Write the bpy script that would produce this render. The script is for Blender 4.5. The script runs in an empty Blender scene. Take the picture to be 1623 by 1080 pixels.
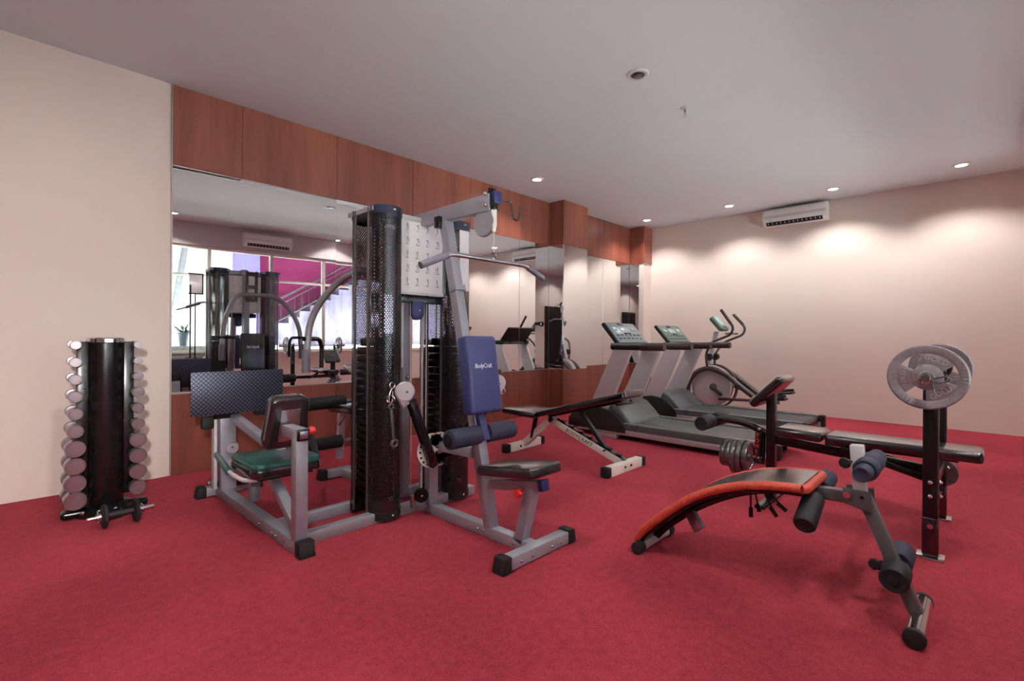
import bpy, bmesh, math, random
from mathutils import Vector, Matrix
random.seed(7)
PI = math.pi
scene = bpy.context.scene
COL = scene.collection
V = Vector

# ------------------------------------------------------------------ helpers
def lin(c):
    c /= 255.0
    return c / 12.92 if c <= .04045 else ((c + .055) / 1.055) ** 2.4
def srgb(r, g, b): return (lin(r), lin(g), lin(b), 1)

def off(o):
    t = V((0, 0, 0))
    while o is not None:
        t += o.location; o = o.parent
    return t

def props(o, label=None, cat=None, group=None, kind=None):
    if label: o['label'] = label
    if cat: o['category'] = cat
    if group: o['group'] = group
    if kind: o['kind'] = kind
    return o

def thing(name, loc, label=None, cat=None, group=None, kind=None):
    o = bpy.data.objects.new(name, None); COL.objects.link(o)
    o.location = loc; o.empty_display_size = .1
    return props(o, label, cat, group, kind)

def copy_thing(root, delta, label, group=None):
    r = root.copy(); COL.objects.link(r); r.location = root.location + V(delta)
    r['label'] = label
    if group: r['group'] = group
    for ch in root.children:
        c = ch.copy(); COL.objects.link(c); c.parent = r
        for g in ch.children:
            d = g.copy(); COL.objects.link(d); d.parent = c
    return r

def frame_from(d, up=(0, 0, 1)):
    d = V(d).normalized(); up = V(up)
    s = up.cross(d)
    if s.length < 1e-4: s = V((1, 0, 0)).cross(d)
    if s.length < 1e-4: s = V((0, 1, 0)).cross(d)
    s.normalize(); u = d.cross(s)
    return d, s, u      # x along, y side, z up

class MB:
    def __init__(s): s.bm = bmesh.new()
    def merge(s, b, M=None):
        if M is not None: bmesh.ops.transform(b, matrix=M, verts=b.verts)
        me = bpy.data.meshes.new('t'); b.to_mesh(me); b.free(); s.bm.from_mesh(me); bpy.data.meshes.remove(me)
        return s
    def box(s, c, size, R=None, bev=.003, seg=2):
        b = bmesh.new(); bmesh.ops.create_cube(b, size=1)
        bmesh.ops.scale(b, vec=size, verts=b.verts)
        bev = min(bev, min(size) * .49)
        if bev > 0: bmesh.ops.bevel(b, geom=b.edges[:], offset=bev, segments=seg, profile=.5, affect='EDGES', clamp_overlap=True)
        M = Matrix.Translation(c)
        if R is not None: M = M @ R.to_4x4()
        return s.merge(b, M)
    def box2(s, a, b, bev=.003, seg=2):
        a, b = V(a), V(b)
        return s.box((a + b) / 2, tuple(abs(x) for x in (b - a)), None, bev, seg)
    def beam(s, p0, p1, w, h, bev=.004, up=(0, 0, 1), seg=2, ext=0):
        p0, p1 = V(p0), V(p1); d, y, z = frame_from(p1 - p0, up)
        R = Matrix((d, y, z)).transposed()
        return s.box((p0 + p1) / 2, ((p1 - p0).length + ext, w, h), R, bev, seg)
    def loft(s, rings, cap=True, closed=True):
        vs = [[s.bm.verts.new(p) for p in r] for r in rings]
        n = len(vs[0])
        for a, b in zip(vs, vs[1:]):
            for i in range(n if closed else n - 1):
                j = (i + 1) % n
                try: s.bm.faces.new((a[i], a[j], b[j], b[i]))
                except ValueError: pass
        if cap:
            s.bm.faces.new(vs[0][::-1]); s.bm.faces.new(vs[-1])
        return s
    def cyl(s, p0, p1, r, r2=None, seg=24, bev=0):
        p0, p1 = V(p0), V(p1); L = (p1 - p0).length; r2 = r if r2 is None else r2
        pr = [(r, 0), (r2, L)] if not bev else [(r - bev, 0), (r - bev * .3, bev * .3), (r, bev), (r2, L - bev), (r2 - bev * .3, L - bev * .3), (r2 - bev, L)]
        return s.lathe(pr, p0, p1 - p0, seg)
    def lathe(s, prof, o, axis, seg=24, cap=True):
        d, y, z = frame_from(axis); o = V(o)
        rings = [[o + d * h + (y * math.cos(2 * PI * i / seg) + z * math.sin(2 * PI * i / seg)) * r for i in range(seg)] for r, h in prof]
        return s.loft(rings, cap)
    def tube(s, pts, r, bend=0.0, seg=12, n=6, cap=True, rads=None):
        pts = [V(p) for p in pts]; P = [pts[0]]
        for a, b, c in zip(pts, pts[1:], pts[2:]):
            if bend <= 0: P.append(b); continue
            k = min(bend, (a - b).length * .49, (c - b).length * .49)
            q0 = b + (a - b).normalized() * k; q1 = b + (c - b).normalized() * k
            for i in range(n + 1):
                t = i / n; P.append(q0 * (1 - t) ** 2 + b * 2 * t * (1 - t) + q1 * t * t)
        P.append(pts[-1])
        d0 = (P[1] - P[0]).normalized(); _, y, z = frame_from(d0); rings = []
        for i, p in enumerate(P):
            d = (P[min(i + 1, len(P) - 1)] - P[max(i - 1, 0)]).normalized()
            y = (y - d * y.dot(d)).normalized(); z = d.cross(y)
            rr = r if rads is None else rads[0] + (rads[1] - rads[0]) * i / (len(P) - 1)
            rings.append([p + (y * math.cos(2 * PI * k / seg) + z * math.sin(2 * PI * k / seg)) * rr for k in range(seg)])
        return s.loft(rings, cap)
    def prism(s, poly, o, u, v, depth, bev=0, seg=2):
        """polygon (a,b) -> o + u*a + v*b extruded by vector depth"""
        o, u, v, depth = V(o), V(u), V(v), V(depth); b = bmesh.new()
        lo = [b.verts.new(o + u * x + v * y) for x, y in poly]; hi = [b.verts.new(w.co + depth) for w in lo]
        n = len(lo); b.faces.new(lo[::-1]); b.faces.new(hi)
        for i in range(n): b.faces.new((lo[i], lo[(i + 1) % n], hi[(i + 1) % n], hi[i]))
        bmesh.ops.recalc_face_normals(b, faces=b.faces)
        if bev:
            ed = [e for e in b.edges if len(e.link_faces) == 2 and e.calc_face_angle(0) > .35]
            bmesh.ops.bevel(b, geom=ed, offset=bev, segments=seg, profile=.5, affect='EDGES', clamp_overlap=True)
        return s.merge(b)
    def sphere(s, c, r, u=14, v=9, sc=(1, 1, 1)):
        b = bmesh.new(); bmesh.ops.create_uvsphere(b, u_segments=u, v_segments=v, radius=r)
        bmesh.ops.scale(b, vec=sc, verts=b.verts)
        return s.merge(b, Matrix.Translation(c))
    def torus(s, c, axis, R, r, seg=28, rs=8, a0=0, a1=2 * PI):
        d, y, z = frame_from(axis); c = V(c); full = abs(a1 - a0 - 2 * PI) < 1e-6
        n = seg if full else seg + 1
        rings = []
        for i in range(n):
            a = a0 + (a1 - a0) * i / seg; e = y * math.cos(a) + z * math.sin(a)
            rings.append([c + e * (R + r * math.cos(2 * PI * k / rs)) + d * r * math.sin(2 * PI * k / rs) for k in range(rs)])
        if full: rings.append(rings[0])
        s.loft(rings, cap=not full)
        if full: bmesh.ops.remove_doubles(s.bm, verts=s.bm.verts, dist=1e-6)
        return s
    def build(s, name, mat, parent=None, label=None, smooth=38, kind=None, origin=None):
        me = bpy.data.meshes.new(name); bm = s.bm
        bmesh.ops.recalc_face_normals(bm, faces=bm.faces)
        o = bpy.data.objects.new(name, me)
        if parent is not None: o.parent = parent; base = off(parent)
        else:
            if origin is None:
                lo = V([min(v.co[i] for v in bm.verts) for i in range(3)]); hi = V([max(v.co[i] for v in bm.verts) for i in range(3)])
                origin = V(((lo.x + hi.x) / 2, (lo.y + hi.y) / 2, lo.z))
            base = V(origin); o.location = base
        bmesh.ops.translate(bm, vec=-base, verts=bm.verts)
        bm.to_mesh(me); bm.free()
        for p in me.polygons: p.use_smooth = True
        me.set_sharp_from_angle(angle=math.radians(smooth))
        me.materials.append(mat); COL.objects.link(o)
        if label: o['label'] = label
        if kind: o['kind'] = kind
        return o

def pad(c, size, R=None, bev=.02): return MB().box(c, size, R, bev, 4)

def text(name, body, size, loc, right, up, mat, parent, ext=.0006, shear=0, align='CENTER', spacing=1.0):
    cu = bpy.data.curves.new(name, 'FONT'); cu.body = body; cu.size = size; cu.extrude = ext
    cu.align_x = align; cu.align_y = 'CENTER'; cu.shear = shear; cu.space_character = spacing; cu.resolution_u = 2
    t = bpy.data.objects.new(name + '_curve', cu); COL.objects.link(t)
    dg = bpy.context.evaluated_depsgraph_get()
    me = bpy.data.meshes.new_from_object(t.evaluated_get(dg)); bpy.data.objects.remove(t); bpy.data.curves.remove(cu)
    r, u = V(right).normalized(), V(up).normalized(); n = r.cross(u)
    M = Matrix((r, u, n)).transposed().to_4x4(); M.translation = V(loc) - off(parent)
    me.transform(M); me.name = name; me.materials.clear(); me.materials.append(mat)
    o = bpy.data.objects.new(name, me); o.parent = parent; COL.objects.link(o)
    return o

# ---------------------------------------------------------------- materials
def newmat(name):
    m = bpy.data.materials.new(name); m.use_nodes = True; nt = m.node_tree
    return m, nt, nt.nodes['Principled BSDF']
def N(nt, t, **kw):
    n = nt.nodes.new(t)
    for k, v in kw.items():
        if k in n.inputs.keys(): n.inputs[k].default_value = v
        else: setattr(n, k, v)
    return n
def L(nt, a, b): nt.links.new(a, b)

def mat(name, col, rough=.5, metal=0, var=.06, scale=8, bump=0, bscale=300, spec=.5, coat=0, rvar=.08):
    """principled surface with a little procedural wear in colour, gloss and relief"""
    m, nt, p = newmat(name)
    tc = N(nt, 'ShaderNodeTexCoord')
    nz = N(nt, 'ShaderNodeTexNoise', Scale=scale, Detail=5.0); L(nt, tc.outputs['Object'], nz.inputs['Vector'])
    cr = N(nt, 'ShaderNodeValToRGB'); e = cr.color_ramp.elements
    e[0].position, e[1].position = .3, .7
    e[0].color = tuple(max(0, c * (1 - var)) for c in col[:3]) + (1,); e[1].color = tuple(min(1, c * (1 + var)) for c in col[:3]) + (1,)
    L(nt, nz.outputs[0], cr.inputs[0]); L(nt, cr.outputs[0], p.inputs['Base Color'])
    mr = N(nt, 'ShaderNodeMapRange'); mr.inputs[3].default_value = max(.0, rough - rvar); mr.inputs[4].default_value = min(1, rough + rvar)
    L(nt, nz.outputs[0], mr.inputs[0]); L(nt, mr.outputs[0], p.inputs['Roughness'])
    p.inputs['Metallic'].default_value = metal; p.inputs['Specular IOR Level'].default_value = spec
    if coat: p.inputs['Coat Weight'].default_value = coat; p.inputs['Coat Roughness'].default_value = .15
    if bump:
        n2 = N(nt, 'ShaderNodeTexNoise', Scale=bscale, Detail=3.0); L(nt, tc.outputs['Object'], n2.inputs['Vector'])
        b = N(nt, 'ShaderNodeBump', Strength=bump, Distance=.002); L(nt, n2.outputs[0], b.inputs['Height']); L(nt, b.outputs[0], p.inputs['Normal'])
    return m

def emit(name, col, s):
    m, nt, p = newmat(name); p.inputs['Base Color'].default_value = (0, 0, 0, 1)
    p.inputs['Emission Color'].default_value = col; p.inputs['Emission Strength'].default_value = s
    return m

def carpet_mat():
    m, nt, p = newmat('red_carpet'); tc = N(nt, 'ShaderNodeTexCoord')
    a = N(nt, 'ShaderNodeTexNoise', Scale=170.0, Detail=4.0, Roughness=.75); b = N(nt, 'ShaderNodeTexNoise', Scale=1.3, Detail=3.0)
    c = N(nt, 'ShaderNodeTexNoise', Scale=26.0, Detail=4.0)
    for n in (a, b, c): L(nt, tc.outputs['Object'], n.inputs['Vector'])
    r = N(nt, 'ShaderNodeValToRGB'); e = r.color_ramp.elements
    e[0].position, e[1].position = .37, .64; e[0].color = srgb(120, 34, 45); e[1].color = srgb(180, 64, 76)
    ad = N(nt, 'ShaderNodeMath', operation='MULTIPLY_ADD'); ad.inputs[1].default_value = .55
    L(nt, a.outputs[0], ad.inputs[0])
    ad2 = N(nt, 'ShaderNodeMath', operation='MULTIPLY'); ad2.inputs[1].default_value = .28; L(nt, b.outputs[0], ad2.inputs[0])
    ad3 = N(nt, 'ShaderNodeMath', operation='MULTIPLY_ADD'); ad3.inputs[1].default_value = .17; L(nt, c.outputs[0], ad3.inputs[0]); L(nt, ad2.outputs[0], ad3.inputs[2])
    L(nt, ad3.outputs[0], ad.inputs[2]); L(nt, ad.outputs[0], r.inputs[0]); L(nt, r.outputs[0], p.inputs['Base Color'])
    p.inputs['Roughness'].default_value = .95; p.inputs['Specular IOR Level'].default_value = .1
    p.inputs['Sheen Weight'].default_value = .15; p.inputs['Sheen Roughness'].default_value = .5; p.inputs['Sheen Tint'].default_value = srgb(230, 120, 130)
    bp = N(nt, 'ShaderNodeBump', Strength=.5, Distance=.004); L(nt, a.outputs[0], bp.inputs['Height']); L(nt, bp.outputs[0], p.inputs['Normal'])
    return m

def wood_mat():
    m, nt, p = newmat('red_brown_veneer'); tc = N(nt, 'ShaderNodeTexCoord')
    mp = N(nt, 'ShaderNodeMapping'); mp.inputs['Scale'].default_value = (7, 7, .55); L(nt, tc.outputs['Object'], mp.inputs[0])
    a = N(nt, 'ShaderNodeTexNoise', Scale=1.4, Detail=7.0, Roughness=.6, Distortion=.5); L(nt, mp.outputs[0], a.inputs['Vector'])
    mp2 = N(nt, 'ShaderNodeMapping'); mp2.inputs['Scale'].default_value = (2.2, 2.2, .25); L(nt, tc.outputs['Object'], mp2.inputs[0])
    b = N(nt, 'ShaderNodeTexNoise', Scale=1.0, Detail=2.0); L(nt, mp2.outputs[0], b.inputs['Vector'])
    mx = N(nt, 'ShaderNodeMath', operation='MULTIPLY_ADD'); mx.inputs[1].default_value = .5
    hb = N(nt, 'ShaderNodeMath', operation='MULTIPLY'); hb.inputs[1].default_value = .5; L(nt, b.outputs[0], hb.inputs[0])
    L(nt, a.outputs[0], mx.inputs[0]); L(nt, hb.outputs[0], mx.inputs[2])
    r = N(nt, 'ShaderNodeValToRGB'); e = r.color_ramp.elements
    e[0].position, e[1].position = .34, .66; e[0].color = srgb(102, 52, 40); e[1].color = srgb(146, 82, 64)
    L(nt, mx.outputs[0], r.inputs[0]); L(nt, r.outputs[0], p.inputs['Base Color'])
    p.inputs['Roughness'].default_value = .33; p.inputs['Coat Weight'].default_value = .25; p.inputs['Coat Roughness'].default_value = .22
    return m

def perforated_mat():
    """black sheet steel with staggered round holes, from UVs in metres"""
    m, nt, p = newmat('perforated_black_steel'); uv = N(nt, 'ShaderNodeUVMap'); uv.uv_map = 'UVMap'
    sx = N(nt, 'ShaderNodeSeparateXYZ'); L(nt, uv.outputs[0], sx.inputs[0])
    P = .0145
    def M(op, a, b=None, c=None):
        n = N(nt, 'ShaderNodeMath', operation=op)
        for i, x in enumerate((a, b, c)):
            if x is None: continue
            if isinstance(x, (int, float)): n.inputs[i].default_value = x
            else: L(nt, x, n.inputs[i])
        return n.outputs[0]
    def dots(du, dv):
        u = M('SUBTRACT', M('FRACT', M('MULTIPLY_ADD', sx.outputs[0], 1 / P, du)), .5)
        v = M('SUBTRACT', M('FRACT', M('MULTIPLY_ADD', sx.outputs[1], 1 / (P * 1.5), dv)), .5)
        return M('ADD', M('MULTIPLY', u, u), M('MULTIPLY', M('MULTIPLY', v, v), 2.25))
    d = M('MINIMUM', dots(0, 0), dots(.5, .5))
    hole = M('LESS_THAN', d, .07)
    inb = M('MULTIPLY', M('GREATER_THAN', sx.outputs[1], .10), M('LESS_THAN', sx.outputs[1], 1.78))
    hole = M('MULTIPLY', hole, inb)
    p.inputs['Base Color'].default_value = srgb(78, 78, 82); p.inputs['Roughness'].default_value = .3; p.inputs['Metallic'].default_value = .92
    p.inputs['Specular IOR Level'].default_value = .7
    tr = N(nt, 'ShaderNodeBsdfTransparent'); mix = N(nt, 'ShaderNodeMixShader')
    L(nt, hole, mix.inputs[0]); L(nt, p.outputs[0], mix.inputs[1]); L(nt, tr.outputs[0], mix.inputs[2])
    L(nt, mix.outputs[0], nt.nodes['Material Output'].inputs[0])
    return m

def tread_mat():
    """dark steel checker plate: crossed raised bars as relief and brighter tops"""
    m, nt, p = newmat('checker_plate_steel'); tc = N(nt, 'ShaderNodeTexCoord')
    sx = N(nt, 'ShaderNodeSeparateXYZ'); L(nt, tc.outputs['Object'], sx.inputs[0])
    def M(op, a, b=None):
        n = N(nt, 'ShaderNodeMath', operation=op)
        for i, x in enumerate((a, b)):
            if x is None: continue
            if isinstance(x, (int, float)): n.inputs[i].default_value = x
            else: L(nt, x, n.inputs[i])
        return n.outputs[0]
    K = 1 / .019
    a = M('MULTIPLY', M('ADD', sx.outputs[0], sx.outputs[2]), K * .7071); b = M('MULTIPLY', M('SUBTRACT', sx.outputs[0], sx.outputs[2]), K * .7071)
    chk = M('GREATER_THAN', M('FRACT', M('MULTIPLY', M('ADD', M('FLOOR', a), M('FLOOR', b)), .5)), .25)
    fa = M('ABSOLUTE', M('SUBTRACT', M('FRACT', a), .5)); fb = M('ABSOLUTE', M('SUBTRACT', M('FRACT', b), .5))
    bar1 = M('MULTIPLY', M('LESS_THAN', fa, .40), M('LESS_THAN', fb, .16)); bar2 = M('MULTIPLY', M('LESS_THAN', fb, .40), M('LESS_THAN', fa, .16))
    h = M('ADD', M('MULTIPLY', bar1, chk), M('MULTIPLY', bar2, M('SUBTRACT', 1.0, chk)))
    mx = N(nt, 'ShaderNodeMix', data_type='RGBA'); L(nt, h, mx.inputs[0]); mx.inputs[6].default_value = srgb(44, 46, 60); mx.inputs[7].default_value = srgb(104, 106, 126)
    L(nt, mx.outputs[2], p.inputs['Base Color']); p.inputs['Metallic'].default_value = .55; p.inputs['Roughness'].default_value = .42
    bp = N(nt, 'ShaderNodeBump', Strength=.6, Distance=.004); L(nt, h, bp.inputs['Height']); L(nt, bp.outputs[0], p.inputs['Normal'])
    return m

def glass_mat():
    m, nt, p = newmat('window_glass'); nt.nodes.remove(p)
    g = N(nt, 'ShaderNodeBsdfGlossy', Roughness=.0); t = N(nt, 'ShaderNodeBsdfTransparent'); t.inputs[0].default_value = (.95, .97, .98, 1)
    f = N(nt, 'ShaderNodeFresnel', IOR=1.45); mix = N(nt, 'ShaderNodeMixShader')
    L(nt, f.outputs[0], mix.inputs[0]); L(nt, t.outputs[0], mix.inputs[1]); L(nt, g.outputs[0], mix.inputs[2]); L(nt, mix.outputs[0], nt.nodes['Material Output'].inputs[0])
    return m

def stained_wall_mat(name, base, dirt):
    m, nt, p = newmat(name); tc = N(nt, 'ShaderNodeTexCoord'); mp = N(nt, 'ShaderNodeMapping'); mp.inputs['Scale'].default_value = (3, 3, .5)
    L(nt, tc.outputs['Object'], mp.inputs[0]); n = N(nt, 'ShaderNodeTexNoise', Scale=1.6, Detail=6.0, Roughness=.65); L(nt, mp.outputs[0], n.inputs['Vector'])
    r = N(nt, 'ShaderNodeValToRGB'); e = r.color_ramp.elements; e[0].position, e[1].position = .32, .5; e[0].color = dirt; e[1].color = base
    L(nt, n.outputs[0], r.inputs[0]); L(nt, r.outputs[0], p.inputs['Base Color']); p.inputs['Roughness'].default_value = .9
    return m

M_ = {}
M_['carpet'] = carpet_mat(); M_['wood'] = wood_mat(); M_['perf'] = perforated_mat(); M_['tread'] = tread_mat(); M_['glass'] = glass_mat()
M_['wall'] = mat('pink_beige_paint', srgb(229, 215, 206), .75, var=.015, scale=2, bump=.05, bscale=120, spec=.3)
M_['ceil'] = mat('white_ceiling_paint', srgb(220, 226, 227), .85, var=.01, scale=2, spec=.2)
M_['header'] = mat('pale_grey_paint', srgb(208, 200, 200), .8, var=.015, scale=2, spec=.2)
M_['mirror'] = mat('silver_mirror', (.86, .87, .88, 1), .0, 1, var=0, rvar=0)
M_['grey'] = mat('silver_grey_powder_coat', srgb(160, 161, 170), .36, .3, var=.05, scale=12, bump=.04, bscale=500)
M_['lgrey'] = mat('light_silver_paint', srgb(206, 204, 207), .4, .15, var=.03, scale=6)
M_['black'] = mat('black_gloss_steel', srgb(16, 16, 18), .25, 0, var=.2, scale=10, spec=.6)
M_['rubber'] = mat('black_rubber', srgb(22, 22, 24), .65, 0, var=.2, scale=20, bump=.1)
M_['foam'] = mat('black_foam', srgb(26, 26, 32), .6, 0, var=.15, scale=30, bump=.15, bscale=700)
M_['nfoam'] = mat('navy_foam_grip', srgb(42, 44, 66), .6, 0, var=.15, scale=30, bump=.15, bscale=700)
M_['vinyl'] = mat('black_vinyl', srgb(24, 25, 28), .2, 0, var=.12, scale=14, bump=.05, bscale=420, spec=.8, rvar=.02, coat=.8)
M_['navy'] = mat('navy_vinyl', srgb(58, 64, 112), .36, 0, var=.06, scale=14, bump=.12, bscale=420, spec=.55)
M_['green'] = mat('green_sheen_vinyl', srgb(32, 88, 78), .24, 0, var=.08, scale=14, bump=.05, bscale=420, spec=.6)  # window's green reflection painted as vinyl colour on the black seat; also one grip
M_['castletter'] = mat('highlit_cast_letters', srgb(205, 198, 202), .35, .4, var=.05)  # highlight on the raised lettering painted in as a paler grey
M_['knurl'] = mat('matt_chrome_head', srgb(160, 148, 154), .24, .82, var=.06, rvar=.05)
M_['dgrey'] = mat('dark_grey_paint', srgb(98, 100, 102), .35, .2, var=.06, scale=12)
M_['rope'] = mat('dark_red_fold', srgb(140, 46, 38), .6, var=.1)
M_['smoke'] = mat('gleam_black_chrome', (.12, .12, .14, 1), .2, 1, var=.1)
M_['lavgrip'] = mat('grey_lavender_foam', srgb(116, 112, 124), .6, 0, var=.1, bump=.1)
M_['chrome'] = mat('chrome', (.72, .72, .74, 1), .12, 1, var=.04, rvar=.05)
M_['steel'] = mat('brushed_steel', (.50, .50, .52, 1), .3, 1, var=.1, scale=20)
M_['plate'] = mat('grey_hammertone_iron', srgb(154, 146, 152), .42, .3, var=.14, scale=60, bump=.25, bscale=260)
M_['dplate'] = mat('dark_grey_iron', srgb(120, 116, 118), .3, .75, var=.14, scale=60, bump=.2, bscale=260)
M_['white'] = mat('white_gloss_paint', srgb(240, 236, 224), .3, 0, var=.02, scale=6)
M_['plastic'] = mat('white_appliance_plastic', srgb(236, 232, 228), .4, 0, var=.01)
M_['slot'] = mat('dark_vent_plastic', srgb(30, 28, 30), .7)
M_['red'] = mat('red_plastic', srgb(214, 44, 44), .35, 0, var=.04)
M_['orange'] = mat('orange_red_vinyl_piping', srgb(200, 76, 58), .45, 0, var=.1, scale=30)
M_['capblue'] = mat('blue_black_cap_plastic', srgb(34, 40, 66), .35, 0, var=.06)
M_['blue'] = mat('dark_blue_plastic', srgb(34, 40, 92), .4, 0, var=.06)
M_['paper'] = mat('white_printed_card', srgb(246, 246, 248), .5, 0, var=.01)
M_['ink'] = mat('grey_print_ink', srgb(126, 126, 134), .7, 0, var=.05)
M_['wtext'] = mat('white_print', srgb(236, 238, 244), .5)
M_['btext'] = mat('black_print', srgb(34, 28, 28), .5)
M_['ptext'] = mat('violet_print', srgb(96, 76, 178), .5)
M_['palegrey'] = mat('pale_pulley_plastic', srgb(196, 190, 194), .4, 0, var=.03)
M_['cable'] = mat('coated_cable', srgb(208, 190, 182), .4)
M_['hood'] = mat('grey_green_hood_plastic', srgb(88, 95, 98), .28, .1, var=.03, scale=5, rvar=.02)
M_['dhood'] = mat('black_hood_plastic', srgb(24, 28, 30), .45, 0, var=.12)
M_['belt'] = mat('grey_running_belt', srgb(62, 66, 69), .45, 0, var=.08, scale=30, bump=.15, bscale=600, rvar=.02)
M_['rail'] = mat('pinkish_grey_rail', srgb(176, 166, 168), .4, .2, var=.03, rvar=.02)
M_['console'] = mat('pale_blue_grey_console', srgb(134, 152, 158), .3, 0, var=.04)
M_['consoleg'] = mat('green_grey_console', srgb(96, 122, 112), .32, 0, var=.04)
M_['lcd'] = mat('console_display', srgb(176, 200, 204), .15, 0, var=.06, scale=30)
M_['taupe'] = mat('taupe_tube_paint', srgb(92, 84, 82), .35, .3, var=.08)
M_['brown'] = mat('brown_foam_grip', srgb(74, 58, 54), .6, 0, var=.1, bump=.1)
M_['pinkgrey'] = mat('pinkish_white_housing', srgb(206, 192, 192), .4, 0, var=.02)
M_['lamp'] = emit('lit_lamp_lens', (1, .94, .88, 1), 16)
M_['magenta'] = mat('magenta_wall_paint', srgb(116, 15, 70), .85, var=.06, scale=2)
M_['cream'] = mat('cream_wall_paint', srgb(205, 202, 198), .85, var=.03, scale=2)
M_['lav'] = stained_wall_mat('stained_lavender_wall', srgb(112, 105, 126), srgb(72, 65, 78))
M_['lav2'] = mat('lilac_wall_paint', srgb(116, 104, 148), .85, var=.04, scale=2)
M_['rail_iron'] = mat('dark_iron_railing', srgb(18, 15, 20), .5)
M_['gravel'] = mat('white_gravel', srgb(190, 198, 194), .9, var=.35, scale=22, bump=.8, bscale=30)
M_['bark'] = mat('grey_bark', srgb(96, 98, 100), .9, var=.25, scale=12, bump=.5, bscale=40)
M_['leaf'] = mat('dark_leaf', srgb(32, 54, 46), .5, var=.3, scale=20)
M_['pot'] = mat('grey_pot', srgb(132, 146, 154), .6, var=.08)
M_['door'] = mat('dark_door_wood', srgb(58, 34, 28), .4, var=.15, scale=5)
M_['strip'] = mat('pale_metal_strip', srgb(190, 180, 174), .35, .6)

# ------------------------------------------------------------------ setting
XR, YM, YW, XL, H = 8.06, 4.56, -.72, -3.6, 3.05
def struct(mb, name, m): return mb.build(name, m, kind='structure', smooth=30)
struct(MB().box2((XL - .2, YW - .25, -.12), (XR + .2, YM + .3, 0), bev=0), 'floor', M_['carpet'])
struct(MB().box2((XL - .2, YW - .25, H), (XR + .2, YM + .3, H + .12), bev=0), 'ceiling', M_['ceil'])
struct(MB().box2((XR, YW - .25, 0), (XR + .2, YM + .3, H), bev=0), 'wall_right', M_['wall'])
struct(MB().prism([(XL - .2, YM - .004), (.835, YM - .004), (.915, YM + .012), (.915, YM + .3), (XL - .2, YM + .3)], (0, 0, 0), (1, 0, 0), (0, 1, 0), (0, 0, H)), 'wall_left', M_['wall'])
struct(MB().box2((.915, YM + .08, 0), (XR, YM + .3, H), bev=0), 'wall_behind_mirror', M_['wall'])
struct(MB().box2((XL - .2, YW - .25, 0), (XL, YM + .3, H), bev=0), 'wall_far_left', M_['wall'])
# pillars on the mirror wall
P1a, P1b, P1y, P2a, P2y = 5.52, 6.104, 4.294, 7.78, 4.274
struct(MB().box2((P1a + .02, P1y + .02, 0), (P1b - .02, YM + .1, H), bev=0), 'wall_pillar', M_['wall'])
struct(MB().box2((P2a + .02, P2y + .02, 0), (XR, YM + .1, H), bev=0), 'wall_corner_pillar', M_['wall'])
# wood fascia and skirt, in veneer panels with hairline joints
ZF, ZS = 2.43, .632
def panels(mb, xs, y, z0, z1, t=.082, first_dz=0):
    for i, (a, b) in enumerate(zip(xs, xs[1:])):
        mb.box2((a + .0012, y, z0 + (first_dz if i == 0 else 0)), (b - .0012, y + t, z1), bev=.0015, seg=1)
    return mb
xs_top = [.925, 1.42, 2.27, 3.15, 4.0, 4.895, P1a]
f = panels(MB(), xs_top, YM - .004, ZF, H - .001, first_dz=.012)
f.box2((.925, YM - .0065, ZF - .004), (1.42, YM + .02, ZF + .0115), bev=.001, seg=1)
struct(f, 'trim_1', M_['wood'])
struct(panels(MB(), [.925, 2.27, 3.6, 4.895, P1a], YM - .004, 0, ZS), 'trim_2', M_['wood'])
def box_wrap(xa, xb, y0, z0, z1, both=True):
    m = MB().box2((xa, y0, z0), (xb, y0 + .018, z1), bev=.0015, seg=1)
    m.box2((xa, y0 + .019, z0), (xa + .018, YM - .005, z1), bev=.0015, seg=1)
    if both: m.box2((xb - .018, y0 + .019, z0), (xb, YM - .005, z1), bev=.0015, seg=1)
    return m
struct(box_wrap(P1a, P1b, P1y, ZF - .01, H - .001), 'trim_3', M_['wood'])
struct(box_wrap(P1a, P1b, P1y, 0, ZS), 'trim_4', M_['wood'])
struct(panels(MB(), [P1b, 6.93, P2a], YM - .004, ZF - .02, H - .001), 'trim_5', M_['wood'])
struct(panels(MB(), [P1b, 6.93, P2a], YM - .004, 0, ZS + .01), 'trim_6', M_['wood'])
struct(box_wrap(P2a, XR - .001, P2y, ZF - .02, H - .001, False), 'trim_7', M_['wood'])
struct(box_wrap(P2a, XR - .001, P2y, 0, ZS + .01, False), 'trim_8', M_['wood'])
struct(MB().box2((.915, YM - .008, 0), (.924, YM + .01, H - .001), bev=.001, seg=1), 'trim_9', M_['strip'])
struct(MB().box2((.925, YM - .007, ZS), (P1a - .001, YM + .076, ZS + .006), bev=.001, seg=1), 'trim_10', M_['strip'])
# mirrors: one sheet each
def mirror(a, b, label, turn=0):
    m = MB().box2(a, b, bev=.0012, seg=1)
    if turn:                       # sheet hung a little out of line: pivots on its right edge
        R = Matrix.Translation((b[0], a[1], 0)) @ Matrix.Rotation(-turn, 4, 'Z') @ Matrix.Translation((-b[0], -a[1], 0)); bmesh.ops.transform(m.bm, matrix=R, verts=m.bm.verts)
    o = m.build('mirror_panel', M_['mirror'], smooth=20)
    props(o, label, 'mirror', 'mirror panels between wood bands')
for i, ((a, b), lab) in enumerate(zip([(.926, 2.268), (2.272, 3.62), (3.624, 4.893), (4.897, P1a - .002)],
        ['large mirror panel at the left end beside the dumbbell tower', 'large mirror panel behind the black perforated shrouds of the multi gym',
         'mirror panel behind the blue padded backrest of the multi gym', 'narrower mirror panel ending against the mirrored pillar'])):
    mirror((a, YM + .001, ZS + .007), (b, YM + .012, ZF - .001), lab, .04 if i < 2 else 0)
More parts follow.
